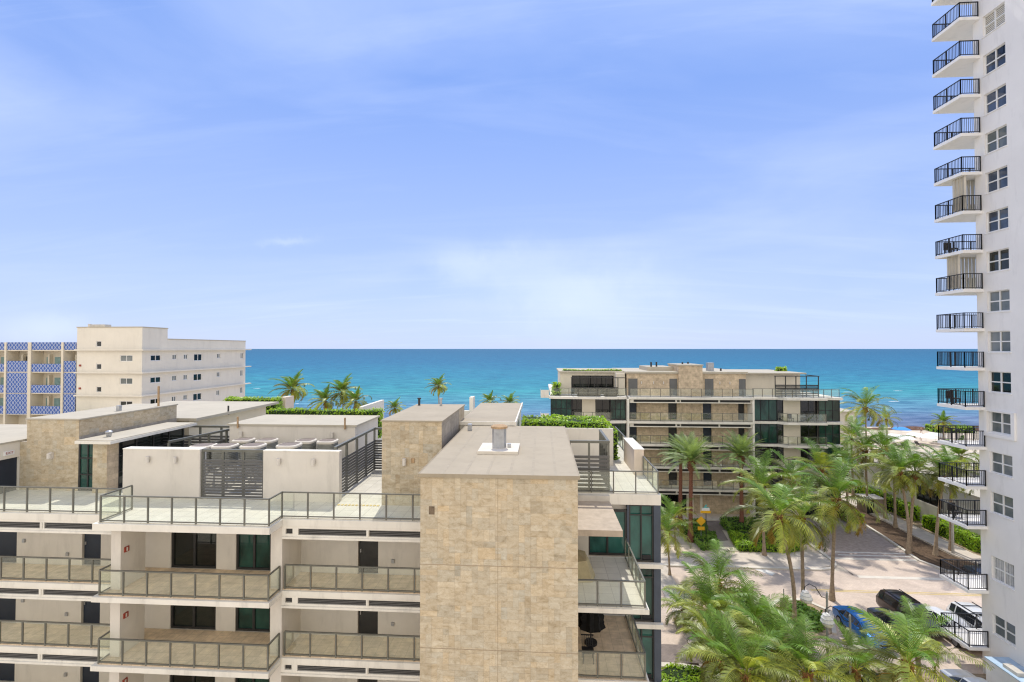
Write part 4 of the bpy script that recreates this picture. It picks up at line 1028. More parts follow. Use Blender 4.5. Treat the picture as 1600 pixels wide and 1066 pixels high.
for k in range(-1, 16):
    zr = TZ(ZR[k+1]); zs_ = zr-1.06
    h_ = holes[min(k+1, 15)]
    gm = [GBLUE, GGREY, GGREY, GBLUE, GDARK][rr.randrange(5)]
    if k == 15: gm = GGREY
    o = None if k == 15 else ft.window(V, h_[0], h_[1], h_[2], h_[3], 2, 2, WFRAME, gm, 'window', .055, -.2, -.1, mw=.075)
    si = MB()
    if o: ft.box(si, h_[0]-.04, h_[1]+.04, -.1, .05, h_[2]-.07, h_[2]-.003); si.build('sill', GREYW, o)
    if k == 0:
        sh = MB()
        for i in range(11): ft.box(sh, h_[0]+.06, h_[1]-.06, -.178, -.15, h_[2]+.08+i*.118, h_[2]+.15+i*.118)
        sh.build('blind', SHUT, o)
    if o and k in (1, 2, 4, 5, 7, 8, 9, 11, 12):
        sh = MB(); hf_ = rr.choice([.75, .4, .12]); ft.box(sh, h_[0]+.06, (h_[0]+h_[1])/2-.05, -.178, -.172, h_[2]+hf_, h_[3]-.06)
        if k % 2: ft.box(sh, (h_[0]+h_[1])/2-.052, h_[1]-.06, -.177, -.171, h_[2]+.75, h_[3]-.06); sh.build('blind', SHUT if k != 14 else CURT, o)
    if k == 10:
        sh = MB()
        for a, b, c, d in ((h_[0]-.28, h_[0]-.05, h_[2]-.28, h_[3]+.1), (h_[1]+.05, h_[1]+.24, h_[2]-.28, h_[3]+.1)): ft.box(sh, a, b, .003, .12, c, d)
        ft.box(sh, h_[0]-.05, h_[1]+.05, .003, .12, h_[2]-.28, h_[2]-.075); ft.box(sh, h_[0]-.05, h_[1]+.05, .003, .12, h_[3]+.003, h_[3]+.1); sh.build('surround', GREYW, o)
    if k == 13:
        sh = MB()
        for i in range(18): ft.box(sh, h_[0]+.07+i*.08, h_[0]+.12+i*.08, -.176, -.15-.01*(i % 2), h_[2]+.06, h_[3]-.06)
        sh.build('curtain', CURT, o)
    # balcony round the corner
    sl = MB(); sl.prism([(XB-.06, YN-.06), (X0-.003, YN-.06), (X0-.003, YC+.003), (X0+7, YC+.003), (X0+7, YF+.05), (XB-.06, YF+.05)], zs_-.2, zs_)
    bal = sl.build('balcony', GREYW, V)
    rl = MB()
    path = [(X0-.05, YN), (XB, YN), (XB, YF), (X0+6.9, YF)]
    for a, b in zip(path, path[1:]):
        a3, b3 = Vector((*a, 0)), Vector((*b, 0)); Ln = (b3-a3).length; t = (b3-a3)/Ln; n = max(1, round(Ln/.115))
        rl.bar((*a, zr-.03), (*b, zr-.03), .06, .05); rl.bar((*a, zs_+.1), (*b, zs_+.1), .04, .035)
        for i in range(1, n):
            p = a3+t*(Ln*i/n); rl.bar((p.x, p.y, zs_+.11), (p.x, p.y, zr-.05), .019, .019)
        m_ = max(1, round(Ln/1.1))
        for i in range(m_+1):
            p = a3+t*(Ln*i/m_); rl.bar((p.x, p.y, zs_), (p.x, p.y, zr), .052, .052)
    r_ = rl.build('railing', BLACK, bal)
    if k in (4, 6):          # storm shutters closed round the balcony
        s_ = MB(); yq = YC+.25 if k == 4 else YC+.8
        for i in range(26):
            xx = X0-.9+.06+i*.15; s_.bar((X0-.9+i*.12, yq+.35+.04*(i % 2), zs_-.2-2.62*KS+.25), (X0-.9+i*.12, yq+.35+.04*(i % 2), zs_-.203), .125, .03)
        for i in range(8): s_.bar((X0-.95+.03*(i % 2), yq-.6+i*.12, zs_-.2-2.62*KS+.25), (X0-.95+.03*(i % 2), yq-.6+i*.12, zs_-.203), .03, .125)
        s_.build('storm_shutter', SHUT, V)
for k, lab in ((6, 'dark balcony chair on the tower balcony with shutters below it'), (10, 'dark plant stand chair on a tower balcony above the beach'), (13, 'dark chair on a low tower balcony by the palms')):
    zz = TZ(46.5-2.79*k)-1.06; chair(XB+.6, YF-.5, zz, lab)
# low canopy by the tower foot with a pale blue painted top
pd = MB(); pd.box(XB-.2, X0-.003, YC-16, YN-1.4, 0, 2.1); pd.build('entrance_podium', GREYW, V)
pd = MB(); pd.box(XB-.25, X0-.003, YC-16, YN-1.35, 2.1, 2.15); pd.build('podium_top', BLUEP, V)
pd = MB(); pd.box(XB-.02, XB+.45, YN-3.2, YN-2.3, 2.15, 2.35); pd.build('roof_vent', CONC, V)
# ---------------------------------------------------------------- low white building beyond the pavement on the right
K = thing('low_building', (58, 62, 0), 'low white flat roofed building with a dark window strip behind the palms', 'building')
fk = Face('x', 47.3, -1)
a = onX(1431, 770, 47.3); b = onX(1473, 787, 47.3)
wy = sorted((a[1], b[1])); z0, z1 = a[2]-1.0, a[2]+1.0
wl = MB(); fk.wall(wl, 44, 78, 0, 5.4, [(wy[0], wy[1], 2.6, 4.5)], .3); wl.box(47.6, 70, 44, 78, 0, 5.35)
wl.build('wall', WHITE, K)
fk.window(K, wy[0], wy[1], 2.6, 4.5, 4, 2, BLACK, GDARK, 'window', .09, -.2, -.08)
rf = MB(); rf.box(47.2, 70.1, 43.9, 78.1, 5.4, 5.55); rf.build('roof', ROOFL, K)
K2 = thing('beach_pavilion', (44, 92, 0), 'small white beach pavilion between the far building and the big palm', 'building')
p = onY(1317, 645, 90); q = onY(1338, 672, 90)
w2 = MB(); w2.box(p[0]-1.5, q[0], 90, 97, 0, p[2]); w2.build('wall', WHITE, K2)
w2 = MB(); w2.box(p[0]-1.7, q[0]+.2, 89.8, 97.2, p[2], p[2]+.25); w2.build('roof', ROOFL, K2)
w2 = MB(); w2.box(p[0]+.4, p[0]+1.2, 89.94, 89.997, 0, 2.2); w2.build('door', GGREY, K2)
gw = thing('garden_wall', (41, 74, 0), 'long white garden wall beside the beach road, behind the palms', 'wall')
w3 = MB(); w3.box(40.3, 40.55, 70, 100, .06, 3.0); w3.build('wall', WHITE, gw)
w3 = MB(); w3.box(40.24, 40.61, 69.95, 100.05, 3.0, 3.1); w3.build('coping', EDGE, gw)
sh = thing('service_kiosk', (42, 60, 0), 'brown service kiosk with a dark door beside the beach road', 'kiosk')
p = onZ(1362, 803); x, y = p[0]+.4, p[1]
w3 = MB(); w3.box(x-1.1, x+1.1, y, y+1.8, .06, 1.9); w3.build('wall', SIGNB, sh)
w3 = MB(); w3.box(x-1.25, x+1.25, y-.15, y+1.95, 1.9, 2.02); w3.build('roof', CONC, sh)
w3 = MB(); w3.box(x-1.0, x-.15, y-.04, y-.003, .06, 1.75); w3.build('door', BLACK, sh)
# ---------------------------------------------------------------- palms
def frond(mb, base, az, el, Ln, bend, nl, lw, ll, rr, wind=(0,0), hang=.5, tintc=(1,1,1)):
    n = 9; pts = [Vector(base)]; a = az; e = el
    d0 = Vector((math.cos(a)*math.cos(e), math.sin(a)*math.cos(e), math.sin(e)))
    for i in range(n):
        t = (i+1)/n
        ee = el-bend*t**1.25
        d = Vector((math.cos(a)*math.cos(ee), math.sin(a)*math.cos(ee), math.sin(ee)))+Vector((wind[0], wind[1], 0))*t*t
        pts.append(pts[-1]+d.normalized()*Ln/n)
    rs = [.035*(1-.85*i/n)*Ln/3.5 for i in range(n+1)]
    sides = []
    for i in range(n+1):
        t = (pts[min(i+1, n)]-pts[max(i-1, 0)]).normalized()
        s_ = t.cross(Vector((0,0,1))); s_ = s_.normalized() if s_.length > .02 else Vector((math.sin(az), -math.cos(az), 0))
        sides.append((t, s_, s_.cross(t)))
    rc = tuple(x*y for x, y in zip(tintc, (1.35, 1.15, .9)))
    for i in range(n):
        s0, s1 = sides[i][1]*rs[i], sides[i+1][1]*rs[i+1]; u0, u1 = sides[i][2]*rs[i], sides[i+1][2]*rs[i+1]
        mb.face([pts[i]-s0, pts[i]+u0, pts[i+1]+u1, pts[i+1]-s1], rc); mb.face([pts[i]+u0, pts[i]+s0, pts[i+1]+s1, pts[i+1]+u1], rc)
    for i in range(nl):
        t = .13+.87*(i+.5)/nl; x = t*n; k = min(int(x), n-1); fr_ = x-k
        p = pts[k].lerp(pts[k+1], fr_); T_, S_, U_ = sides[k]
        l = ll*(math.sin(math.pi*min(1, .16+.80*t))**.75)*rr.uniform(.88, 1.1)
        for sg in (-1, 1):
            dr = hang*(.45+.7*rr.random())
            d1 = (S_*sg*.80+T_*(.42+.45*t)+U_*.20-Vector((0,0,1))*dr*.35+Vector((wind[0], wind[1], 0))*.5).normalized()
            d2 = (d1*.75-Vector((0,0,1))*dr*1.1+Vector((wind[0], wind[1], 0))*.8).normalized()
            wv = (T_*.9-U_*.25*sg).normalized()*lw
            m1 = p+d1*l*.5; e1 = m1+d2*l*.5
            v = rr.uniform(.7, 1.25); c = (tintc[0]*v, tintc[1]*v, tintc[2]*v)
            mb.face([p-wv*.5, p+wv*.5, m1+wv*.45, m1-wv*.45], c)
            mb.face([m1-wv*.45, m1+wv*.45, e1], c)
def coconut_crown(seed, R=3.6, nf=24, wind=(-.25, -.05), lw=.068):
    rr = random.Random(seed); mb = MB()
    for i in range(nf):
        q = i/(nf-1); az = i*2.39996+rr.uniform(-.25, .25)
        el = rad(82)-rad(100)*q**1.05+rr.uniform(-.12, .12)
        Ln = R*(.78+.30*math.sin(math.pi*min(1, q+.2)))*rr.uniform(.9, 1.1)
        k = rr.random()
        b_ = rr.choice([.4, .62, .9, 1.1, 1.45]); tc = (b_,b_,b_) if q < .55 else (b_*1.15, b_*1.08, b_*.85)
        if q > .8: tc = (1.3, 1.12, .7) if rr.random() < .6 else (1.15, .62, .42)
        if q < .2: tc = (.62, .95, .6)
        if k < .12: tc = (1.45, 1.35, .8)
        frond(mb, (.12*math.cos(az), .12*math.sin(az), .1+.3*(1-q)), az, el, Ln, rad(62)+rad(48)*q+rr.uniform(-.2, .2), 32, lw*R/3.6, 1.02*R/3.6, rr, wind, .35+.55*q, tc)
    me = mb.mesh('coconut_crown', LPALM)
    fb_ = MB()
    for i in range(12):
        a = i*2.4; fb_.bar((.1*math.cos(a), .1*math.sin(a), -.5), (.30*math.cos(a), .30*math.sin(a), .35), .12, .05)
    fb_.cyl(0, 0, -.55, .25, .15, .2)
    for i in range(7):
        a = i*1.1; fb_.ball((.26*math.cos(a), .26*math.sin(a), -.12-.1*(i % 2)), .11, .11, .13, 6, 5)
    return me, fb_.mesh('crown_fibre', FIBRE)
def date_crown(seed, R=3.0, nf=52):
    rr = random.Random(seed); mb = MB()
    for i in range(nf):
        q = i/(nf-1); az = i*2.39996+rr.uniform(-.2, .2)
        el = rad(86)-rad(78)*q+rr.uniform(-.1, .1); v = rr.uniform(.85, 1.15)
        frond(mb, (.12*math.cos(az), .12*math.sin(az), .2*(1-q)), az, el, R*rr.uniform(.88, 1.08), rad(38)+rad(20)*q, 40, .040, .55, rr, (-.05, 0), .15, (v, v, v))
    fb_ = MB().cyl(0, 0, -.9, .1, .26, .36, 10)
    for i in range(24):
        a = i*2.4; z = -.9+.04*i; fb_.bar((.24*math.cos(a), .24*math.sin(a), z), (.40*math.cos(a), .40*math.sin(a), z+.28), .1, .05)
    return mb.mesh('date_crown', LDATE), fb_.mesh('date_fibre', DBARK)
CROWNS = [coconut_crown(100+i, 3.6, 20+i % 3, [(-.3, -.05), (-.18, .05), (-.38, -.1), (-.12, .02), (-.25, .1)][i]) for i in range(5)]+[coconut_crown(150+i, 3.6, 25, (-.75+.35*i, -.1), .10) for i in range(2)]
DCROWNS = [date_crown(300+i) for i in range(2)]
def palm(bx_, by_, cx_, cy_, cz_, R, label, v, group, tr=.15, kind='coconut', curve=.0, rot=None, fibre=True):
    t = thing('palm_tree', (bx_, by_, 0.05), label, 'palm tree', group)
    n = 12; pts, rs = [], []
    for i in range(n+1):
        q = i/n; s_ = q**1.5
        x = bx_+(cx_-bx_)*s_+curve*math.sin(math.pi*q); y = by_+(cy_-by_)*s_
        pts.append((x, y, .05+(cz_-.05)*q)); rs.append(tr*(1+.9*max(0, .14-q)/.14)*(1.0-.22*q)*(1+.05*((i*7) % 3-1)))
    m = MB(); fine = []; fr_ = []
    for i in range(n):
        for j in range(3):
            q = j/3; a, b = Vector(pts[i]), Vector(pts[i+1]); r0 = rs[i]+(rs[i+1]-rs[i])*q
            fine += [a.lerp(b, q), a.lerp(b, q+.05)]; fr_ += [r0*1.06, r0*.96]
    fine.append(Vector(pts[-1])); fr_.append(rs[-1])
    m.tube(fine, fr_, 9); m.build('trunk', DBARK if kind == 'date' else BARK, t, 60)
    cm, fm_ = (DCROWNS if kind == 'date' else CROWNS)[v % (2 if kind == 'date' else 7)]
    sc_ = R/(3.0 if kind == 'date' else 3.6)
    off = Vector((cx_-bx_, cy_-by_, cz_-.05))
    for nm, me in (('crown', cm), ('crown_fibre', fm_)):
        if nm == 'crown_fibre' and not fibre: continue
        o = bpy.data.objects.new(nm, me); COL.objects.link(o); o.parent = t; o.location = off
        o.scale = (sc_, sc_, sc_); o.rotation_euler = (0, 0, rot if rot is not None else 0)
    return t
G1, G2, G3, G4 = 'coconut palms along the street', 'coconut palms below the camera', 'palms on the seafront', 'coconut palms beside the far building'
def palm_px(base, crown, R, label, v, group, dy=0.0, **kw):
    b = onZ(*base); c = onY(crown[0], crown[1], b[1]+dy); return palm(b[0], b[1], c[0], c[1], c[2], R, label, v, group, **kw)
def palm_y(crown, Y, R, label, v, group, lean=(0.3, 0.2), **kw):
    c = onY(crown[0], crown[1], Y); return palm(c[0]+lean[0], Y+lean[1], c[0], Y, c[2], R, label, v, group, **kw)
palm_px((1240, 985), (1216, 812), 3.8, 'tall coconut palm with slightly curved trunk rising left of the street lamp', 0, G1, curve=.3)
palm_px((1255, 946), (1252, 815), 3.6, 'thin straight coconut palm right behind the curved palm, beside the shell shaped lamp', 1, G1, rot=.6)
palm_px((1300, 938), (1306, 785), 4.2, 'tall coconut palm standing at the nose of the blue car', 2, G1)
palm_px((1399, 825), (1397, 742), 3.5, 'thin coconut palm farthest left of the three trunks on the mulch strip', 3, G1)
palm_px((1419, 866), (1405, 742), 3.6, 'coconut palm leaning left whose foot stands on the mulch kerb corner', 4, G1, curve=.25)
palm_px((1422, 862), (1430, 742), 3.6, 'coconut palm leaning right from the mulch kerb corner', 0, G1, rot=1.5)
palm_px((1462, 868), (1474, 748), 3.3, 'coconut palm behind the lowest tower railings, left of a pair', 1, G1, rot=2.2)
palm_px((1486, 862), (1486, 742), 3.3, 'coconut palm behind the lowest tower railings, right of a pair', 3, G1, rot=.9)
palm_y((1352, 640), 84, 4.6, 'large dark green palm at the right end of the far building, above the beach', 2, G4)
palm_y((1385, 657), 98, 2.8, 'small yellowish palm standing on the sand beside the blue beach umbrella', 1, G3, rot=1)
palm_y((1330, 688), 71, 3.9, 'coconut palm against the right corner glass of the far building', 3, G4)
palm_y((1352, 708), 66, 4.0, 'coconut palm in front of the long white garden wall', 0, G4, rot=2)
palm_y((1322, 735), 58, 3.6, 'coconut palm covering the lowest right balcony of the far building', 4, G4, rot=.5)
palm_y((1380, 705), 63, 3.5, 'coconut palm in front of the sand, left of the three mulch palms', 2, G4, rot=1.2)
palm_y((1190, 768), 51, 4.0, 'coconut palm with pale drooping fronds before the far building, right of the date palms', 4, G4, rot=.3)
palm_y((1238, 757), 55, 3.9, 'coconut palm between the pale drooping palm and the tall blue car palm', 0, G4, rot=2.6)
palm_y((1283, 738), 57, 3.8, 'coconut palm in front of the far building balcony chairs', 1, G4, rot=1.7)
palm_y((1122, 918), 37, 3.3, 'coconut palm with upright spears beside the walkway of the near building', 2, G2, rot=.4)
palm_y((1112, 962), 34, 3.2, 'coconut palm with dark shaded fronds in the bed beside the near building walkway', 3, G2, rot=1.1)
palm_y((1180, 978), 32.5, 3.1, 'coconut palm with one bright upright spear in the middle of the palm bed', 0, G2, rot=2.0)
palm_y((1212, 1030), 29.5, 3.3, 'coconut palm with broad feathery fronds at the bottom of the palm bed', 4, G2, rot=.2)
palm_y((1110, 1003), 31, 2.3, 'small slender palm with one arching frond beside the round hedge', 1, G2, lean=(-.1, 0), tr=.09)
palm_y((1130, 1040), 28.5, 3.0, 'short coconut palm with loose fronds right of the small slender palm', 2, G2, rot=2.8)
palm_y((1352, 1036), 32, 2.1, 'coconut palm with fronds over the blue car', 1, G2, rot=.8)
palm_y((1432, 1005), 31.5, 2.4, 'coconut palm with green fronds in front of the white parked cars', 3, G2, rot=0.3)
palm_y((1418, 1045), 27.5, 3.4, 'coconut palm with a long frond reaching right towards the tower foot', 0, G2, rot=.0)
palm_y((1338, 1052), 28.5, 2.5, 'yellow green coconut palm at the bottom edge left of the tower palm', 4, G2, rot=1.9)
palm_y((1262, 1058), 27.5, 3.0, 'short palm with dark green fronds between the yellow green one and the palm bed', 3, G2, rot=.9)
palm_y((1068, 958), 38, 2.2, 'small palm with dark hanging fronds at the edge of the near walkway', 0, G2, rot=1.3, tr=.1)
palm_y((1165, 1062), 27, 3.2, 'short palm filling the bottom edge right of the round hedge', 1, G2, rot=2.2)
palm_y((1042, 838), 46, 2.9, 'low palm with yellow drooping fronds beside the glass corner of the near building', 4, G2, rot=.5, tr=.1)
palm_y((1052, 812), 52, 2.8, 'palm with arching fronds between the near building and the date palms', 3, G2, rot=2, tr=.1)
palm_y((1187, 838), 56.5, 1.2, 'tiny dark palm growing in the middle of the clipped green island', 1, G1, tr=.06)
for base, crown, R, lab in (((1063, 824), (1064, 712), 2.9, 'date palm with red brown trunk, left one of the close pair'), ((1079, 846), (1080, 722), 3.4, 'date palm with red brown trunk, right and nearer one of the close pair'), ((1159, 828), (1158, 714), 3.3, 'single date palm with red brown trunk right of the close pair')):
    palm_px(base, crown, R, lab, hash(lab[0]) % 2 if False else len(lab) % 2, 'date palms by the entrance lane', tr=.24, kind='date')
for px_, py_, Y, R, lab in ((457, 612, 100, 4.7, 'palm on the seafront standing alone right of the cream building'), (508, 630, 102, 4.2, 'seafront palm, left one of the dense clump above the roof hedge'), (535, 616, 106, 4.6, 'seafront palm, tallest of the dense clump above the roof hedge'),
        (556, 630, 104, 3.9, 'seafront palm behind the sloping white parapet'), (617, 640, 100, 2.6, 'low seafront palm top left of the second stone tower'), (685, 606, 108, 3.2, 'slim wind blown palm above the second stone tower'),
        (766, 630, 110, 3.0, 'low palm top above the flat pavilion roof, left one'), (797, 632, 112, 3.0, 'low palm top above the flat pavilion roof, right one'), (1474, 662, 100, 2.6, 'palm at the beach edge behind the tower balconies'), (1500, 716, 66, 3.0, 'palm behind the tower balcony with the sand behind it')):
    palm_y((px_, py_), Y, R, lab, 5+int(px_) % 2, G3, rot=(px_ % 5)*.12, tr=.14)
# ---------------------------------------------------------------- hedges and ground cover
def hedge(name, poly, z0, z1, n, size, label, m=None, cat='hedge', bulge=.12, kind=None, group=None):
    m = m or LHEDGE; xs = [p[0] for p in poly]; ys = [p[1] for p in poly]
    def inside(x, y):
        c = False
        for i in range(len(poly)):
            (xa, ya), (xb, yb) = poly[i], poly[i-1]
            if (ya > y) != (yb > y) and x < (xb-xa)*(y-ya)/(yb-ya)+xa: c = not c
        return c
    cx, cy = sum(xs)/len(xs), sum(ys)/len(ys)
    t = thing(name, (cx, cy, z0), label, cat, group)
    core = MB(); sp = [(cx+(p[0]-cx)*.97, cy+(p[1]-cy)*.97) for p in poly]; core.prism(sp, z0, z1-size*.6); core.build('core_mass', HCORE, t)  # dark green filler mass added inside the leaves, no modelled stems
    lm = MB(); rr = random.Random(len(label)*7+n); per = [math.dist(poly[i], poly[i-1]) for i in range(len(poly))]; P_ = sum(per)
    areaT = (max(xs)-min(xs))*(max(ys)-min(ys)); sideA = P_*(z1-z0); ft_ = areaT/(areaT+sideA)
    for _ in range(n):
        if rr.random() < ft_:
            for _k in range(30):
                x, y = rr.uniform(min(xs), max(xs)), rr.uniform(min(ys), max(ys))
                if inside(x, y): break
            z = z1+bulge*(math.sin(x*2.1)+math.sin(y*2.7+x))*.5-rr.random()*size; nd = Vector((rr.gauss(0,.5), rr.gauss(0,.5), 1))
        else:
            r_ = rr.random()*P_; i = 0
            while r_ > per[i] and i < len(per)-1: r_ -= per[i]; i += 1
            q = rr.random(); a, b = poly[i], poly[i-1]; x, y = a[0]+(b[0]-a[0])*q, a[1]+(b[1]-a[1])*q
            z = rr.uniform(z0, z1); nd = Vector((x-cx, y-cy, 0)).normalized()+Vector((rr.gauss(0,.5), rr.gauss(0,.5), .5+rr.gauss(0,.3)))
            x += rr.gauss(0, size*.35); y += rr.gauss(0, size*.35)
        nd.normalize(); u = nd.orthogonal().normalized(); u = (Matrix.Rotation(rr.random()*6.28, 3, nd) @ u); v_ = nd.cross(u)
        s_ = size*rr.uniform(.6, 1.2); c = rr.uniform(.7, 1.3); p = Vector((x, y, z)); cc = (c*rr.uniform(.9, 1.2), c, c*rr.uniform(.7, 1.1))
        lm.face([p-u*s_*.6, p-v_*s_*.28, p+u*s_*.6, p+v_*s_*.28], cc)
    lm.build('foliage', m, t)
    return t
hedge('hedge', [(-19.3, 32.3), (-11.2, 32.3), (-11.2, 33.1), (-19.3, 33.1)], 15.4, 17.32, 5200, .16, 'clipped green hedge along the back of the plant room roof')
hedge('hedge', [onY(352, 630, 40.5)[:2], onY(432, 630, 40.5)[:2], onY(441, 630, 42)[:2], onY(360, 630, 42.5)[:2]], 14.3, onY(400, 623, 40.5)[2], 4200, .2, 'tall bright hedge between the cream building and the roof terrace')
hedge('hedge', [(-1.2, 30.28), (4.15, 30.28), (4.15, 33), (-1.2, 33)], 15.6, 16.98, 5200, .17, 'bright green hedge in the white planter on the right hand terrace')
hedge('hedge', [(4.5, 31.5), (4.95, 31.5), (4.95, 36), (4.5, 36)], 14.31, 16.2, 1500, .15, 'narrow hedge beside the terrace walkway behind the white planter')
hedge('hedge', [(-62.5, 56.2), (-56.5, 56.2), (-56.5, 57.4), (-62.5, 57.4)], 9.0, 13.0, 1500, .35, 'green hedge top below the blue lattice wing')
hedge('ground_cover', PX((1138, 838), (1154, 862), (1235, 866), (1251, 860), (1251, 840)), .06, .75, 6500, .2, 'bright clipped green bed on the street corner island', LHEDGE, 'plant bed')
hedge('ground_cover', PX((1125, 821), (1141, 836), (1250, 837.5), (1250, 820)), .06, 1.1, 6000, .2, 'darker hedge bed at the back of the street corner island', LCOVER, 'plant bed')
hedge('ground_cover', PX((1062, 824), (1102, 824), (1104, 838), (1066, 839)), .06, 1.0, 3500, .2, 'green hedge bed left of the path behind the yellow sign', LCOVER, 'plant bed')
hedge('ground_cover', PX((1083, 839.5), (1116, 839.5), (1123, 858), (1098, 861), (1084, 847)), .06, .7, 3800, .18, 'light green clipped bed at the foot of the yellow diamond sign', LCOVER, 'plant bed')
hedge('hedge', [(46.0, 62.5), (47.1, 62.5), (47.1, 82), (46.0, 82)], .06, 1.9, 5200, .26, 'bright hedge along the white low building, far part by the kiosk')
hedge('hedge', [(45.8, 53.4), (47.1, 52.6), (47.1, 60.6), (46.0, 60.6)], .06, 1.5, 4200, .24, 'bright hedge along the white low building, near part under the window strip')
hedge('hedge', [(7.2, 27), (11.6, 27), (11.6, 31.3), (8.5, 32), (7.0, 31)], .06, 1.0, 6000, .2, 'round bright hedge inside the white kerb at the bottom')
hedge('shrub', PX((1385, 672), (1462, 672), (1462, 662), (1440, 659))[:0] or [(103, 131), (113, 131), (114, 135), (104, 136)], -.4, 1.2, 900, .5, 'low yellow green shrubs on the sand by the waterline', None, 'shrub')
hedge('shrub', PX((1226, 952), (1250, 950), (1290, 972), (1280, 990), (1255, 985)), .07, .55, 1200, .3, 'sparse low shrub in the bed below the street lamp', LCOVER, 'shrub')
hedge('shrub', [(14, 33.8), (17.8, 33.8), (19.4, 37.5), (17.5, 42.5), (14, 43)], .07, .9, 3800, .35, 'dark low undergrowth beneath the palms beside the walkway', LCOVER, 'shrub')
hedge('shrub', [(19, 27.2), (30, 27.2), (30, 30.4), (19, 30.4)], .07, .9, 3500, .35, 'dark low undergrowth beneath the palms near the tower', LCOVER, 'shrub')
hedge('shrub', [(30, 57), (32.5, 57.5), (36, 64), (36, 70), (31, 66)][:0] or [(37.9, 61), (39.4, 61), (39.4, 76), (37.9, 76)], .06, 1.3, 2500, .3, 'green shrubs at the right corner of the far building beside the road', None, 'shrub')
hedge('hedge', [(3.0, 66.5), (11, 66.5), (11, 67.3), (3.0, 67.3)], 18.5, 18.7, 900, .2, 'thin green hedge on the left penthouse roof of the far building')
hedge('shrub', [onY(1213, 577, 70)[:2], onY(1228, 577, 70)[:2], onY(1227, 577, 71)[:2], onY(1214, 577, 71)[:2]], 18.38, 18.95, 300, .3, 'round green shrub on the right penthouse roof of the far building', None, 'shrub')
hedge('shrub', [(1.6, 63.4), (2.4, 63.4), (2.4, 65.5), (1.6, 65.5)], 15.37, 17.0, 400, .3, 'leafy shrub at the left roof corner of the far building', None, 'shrub')
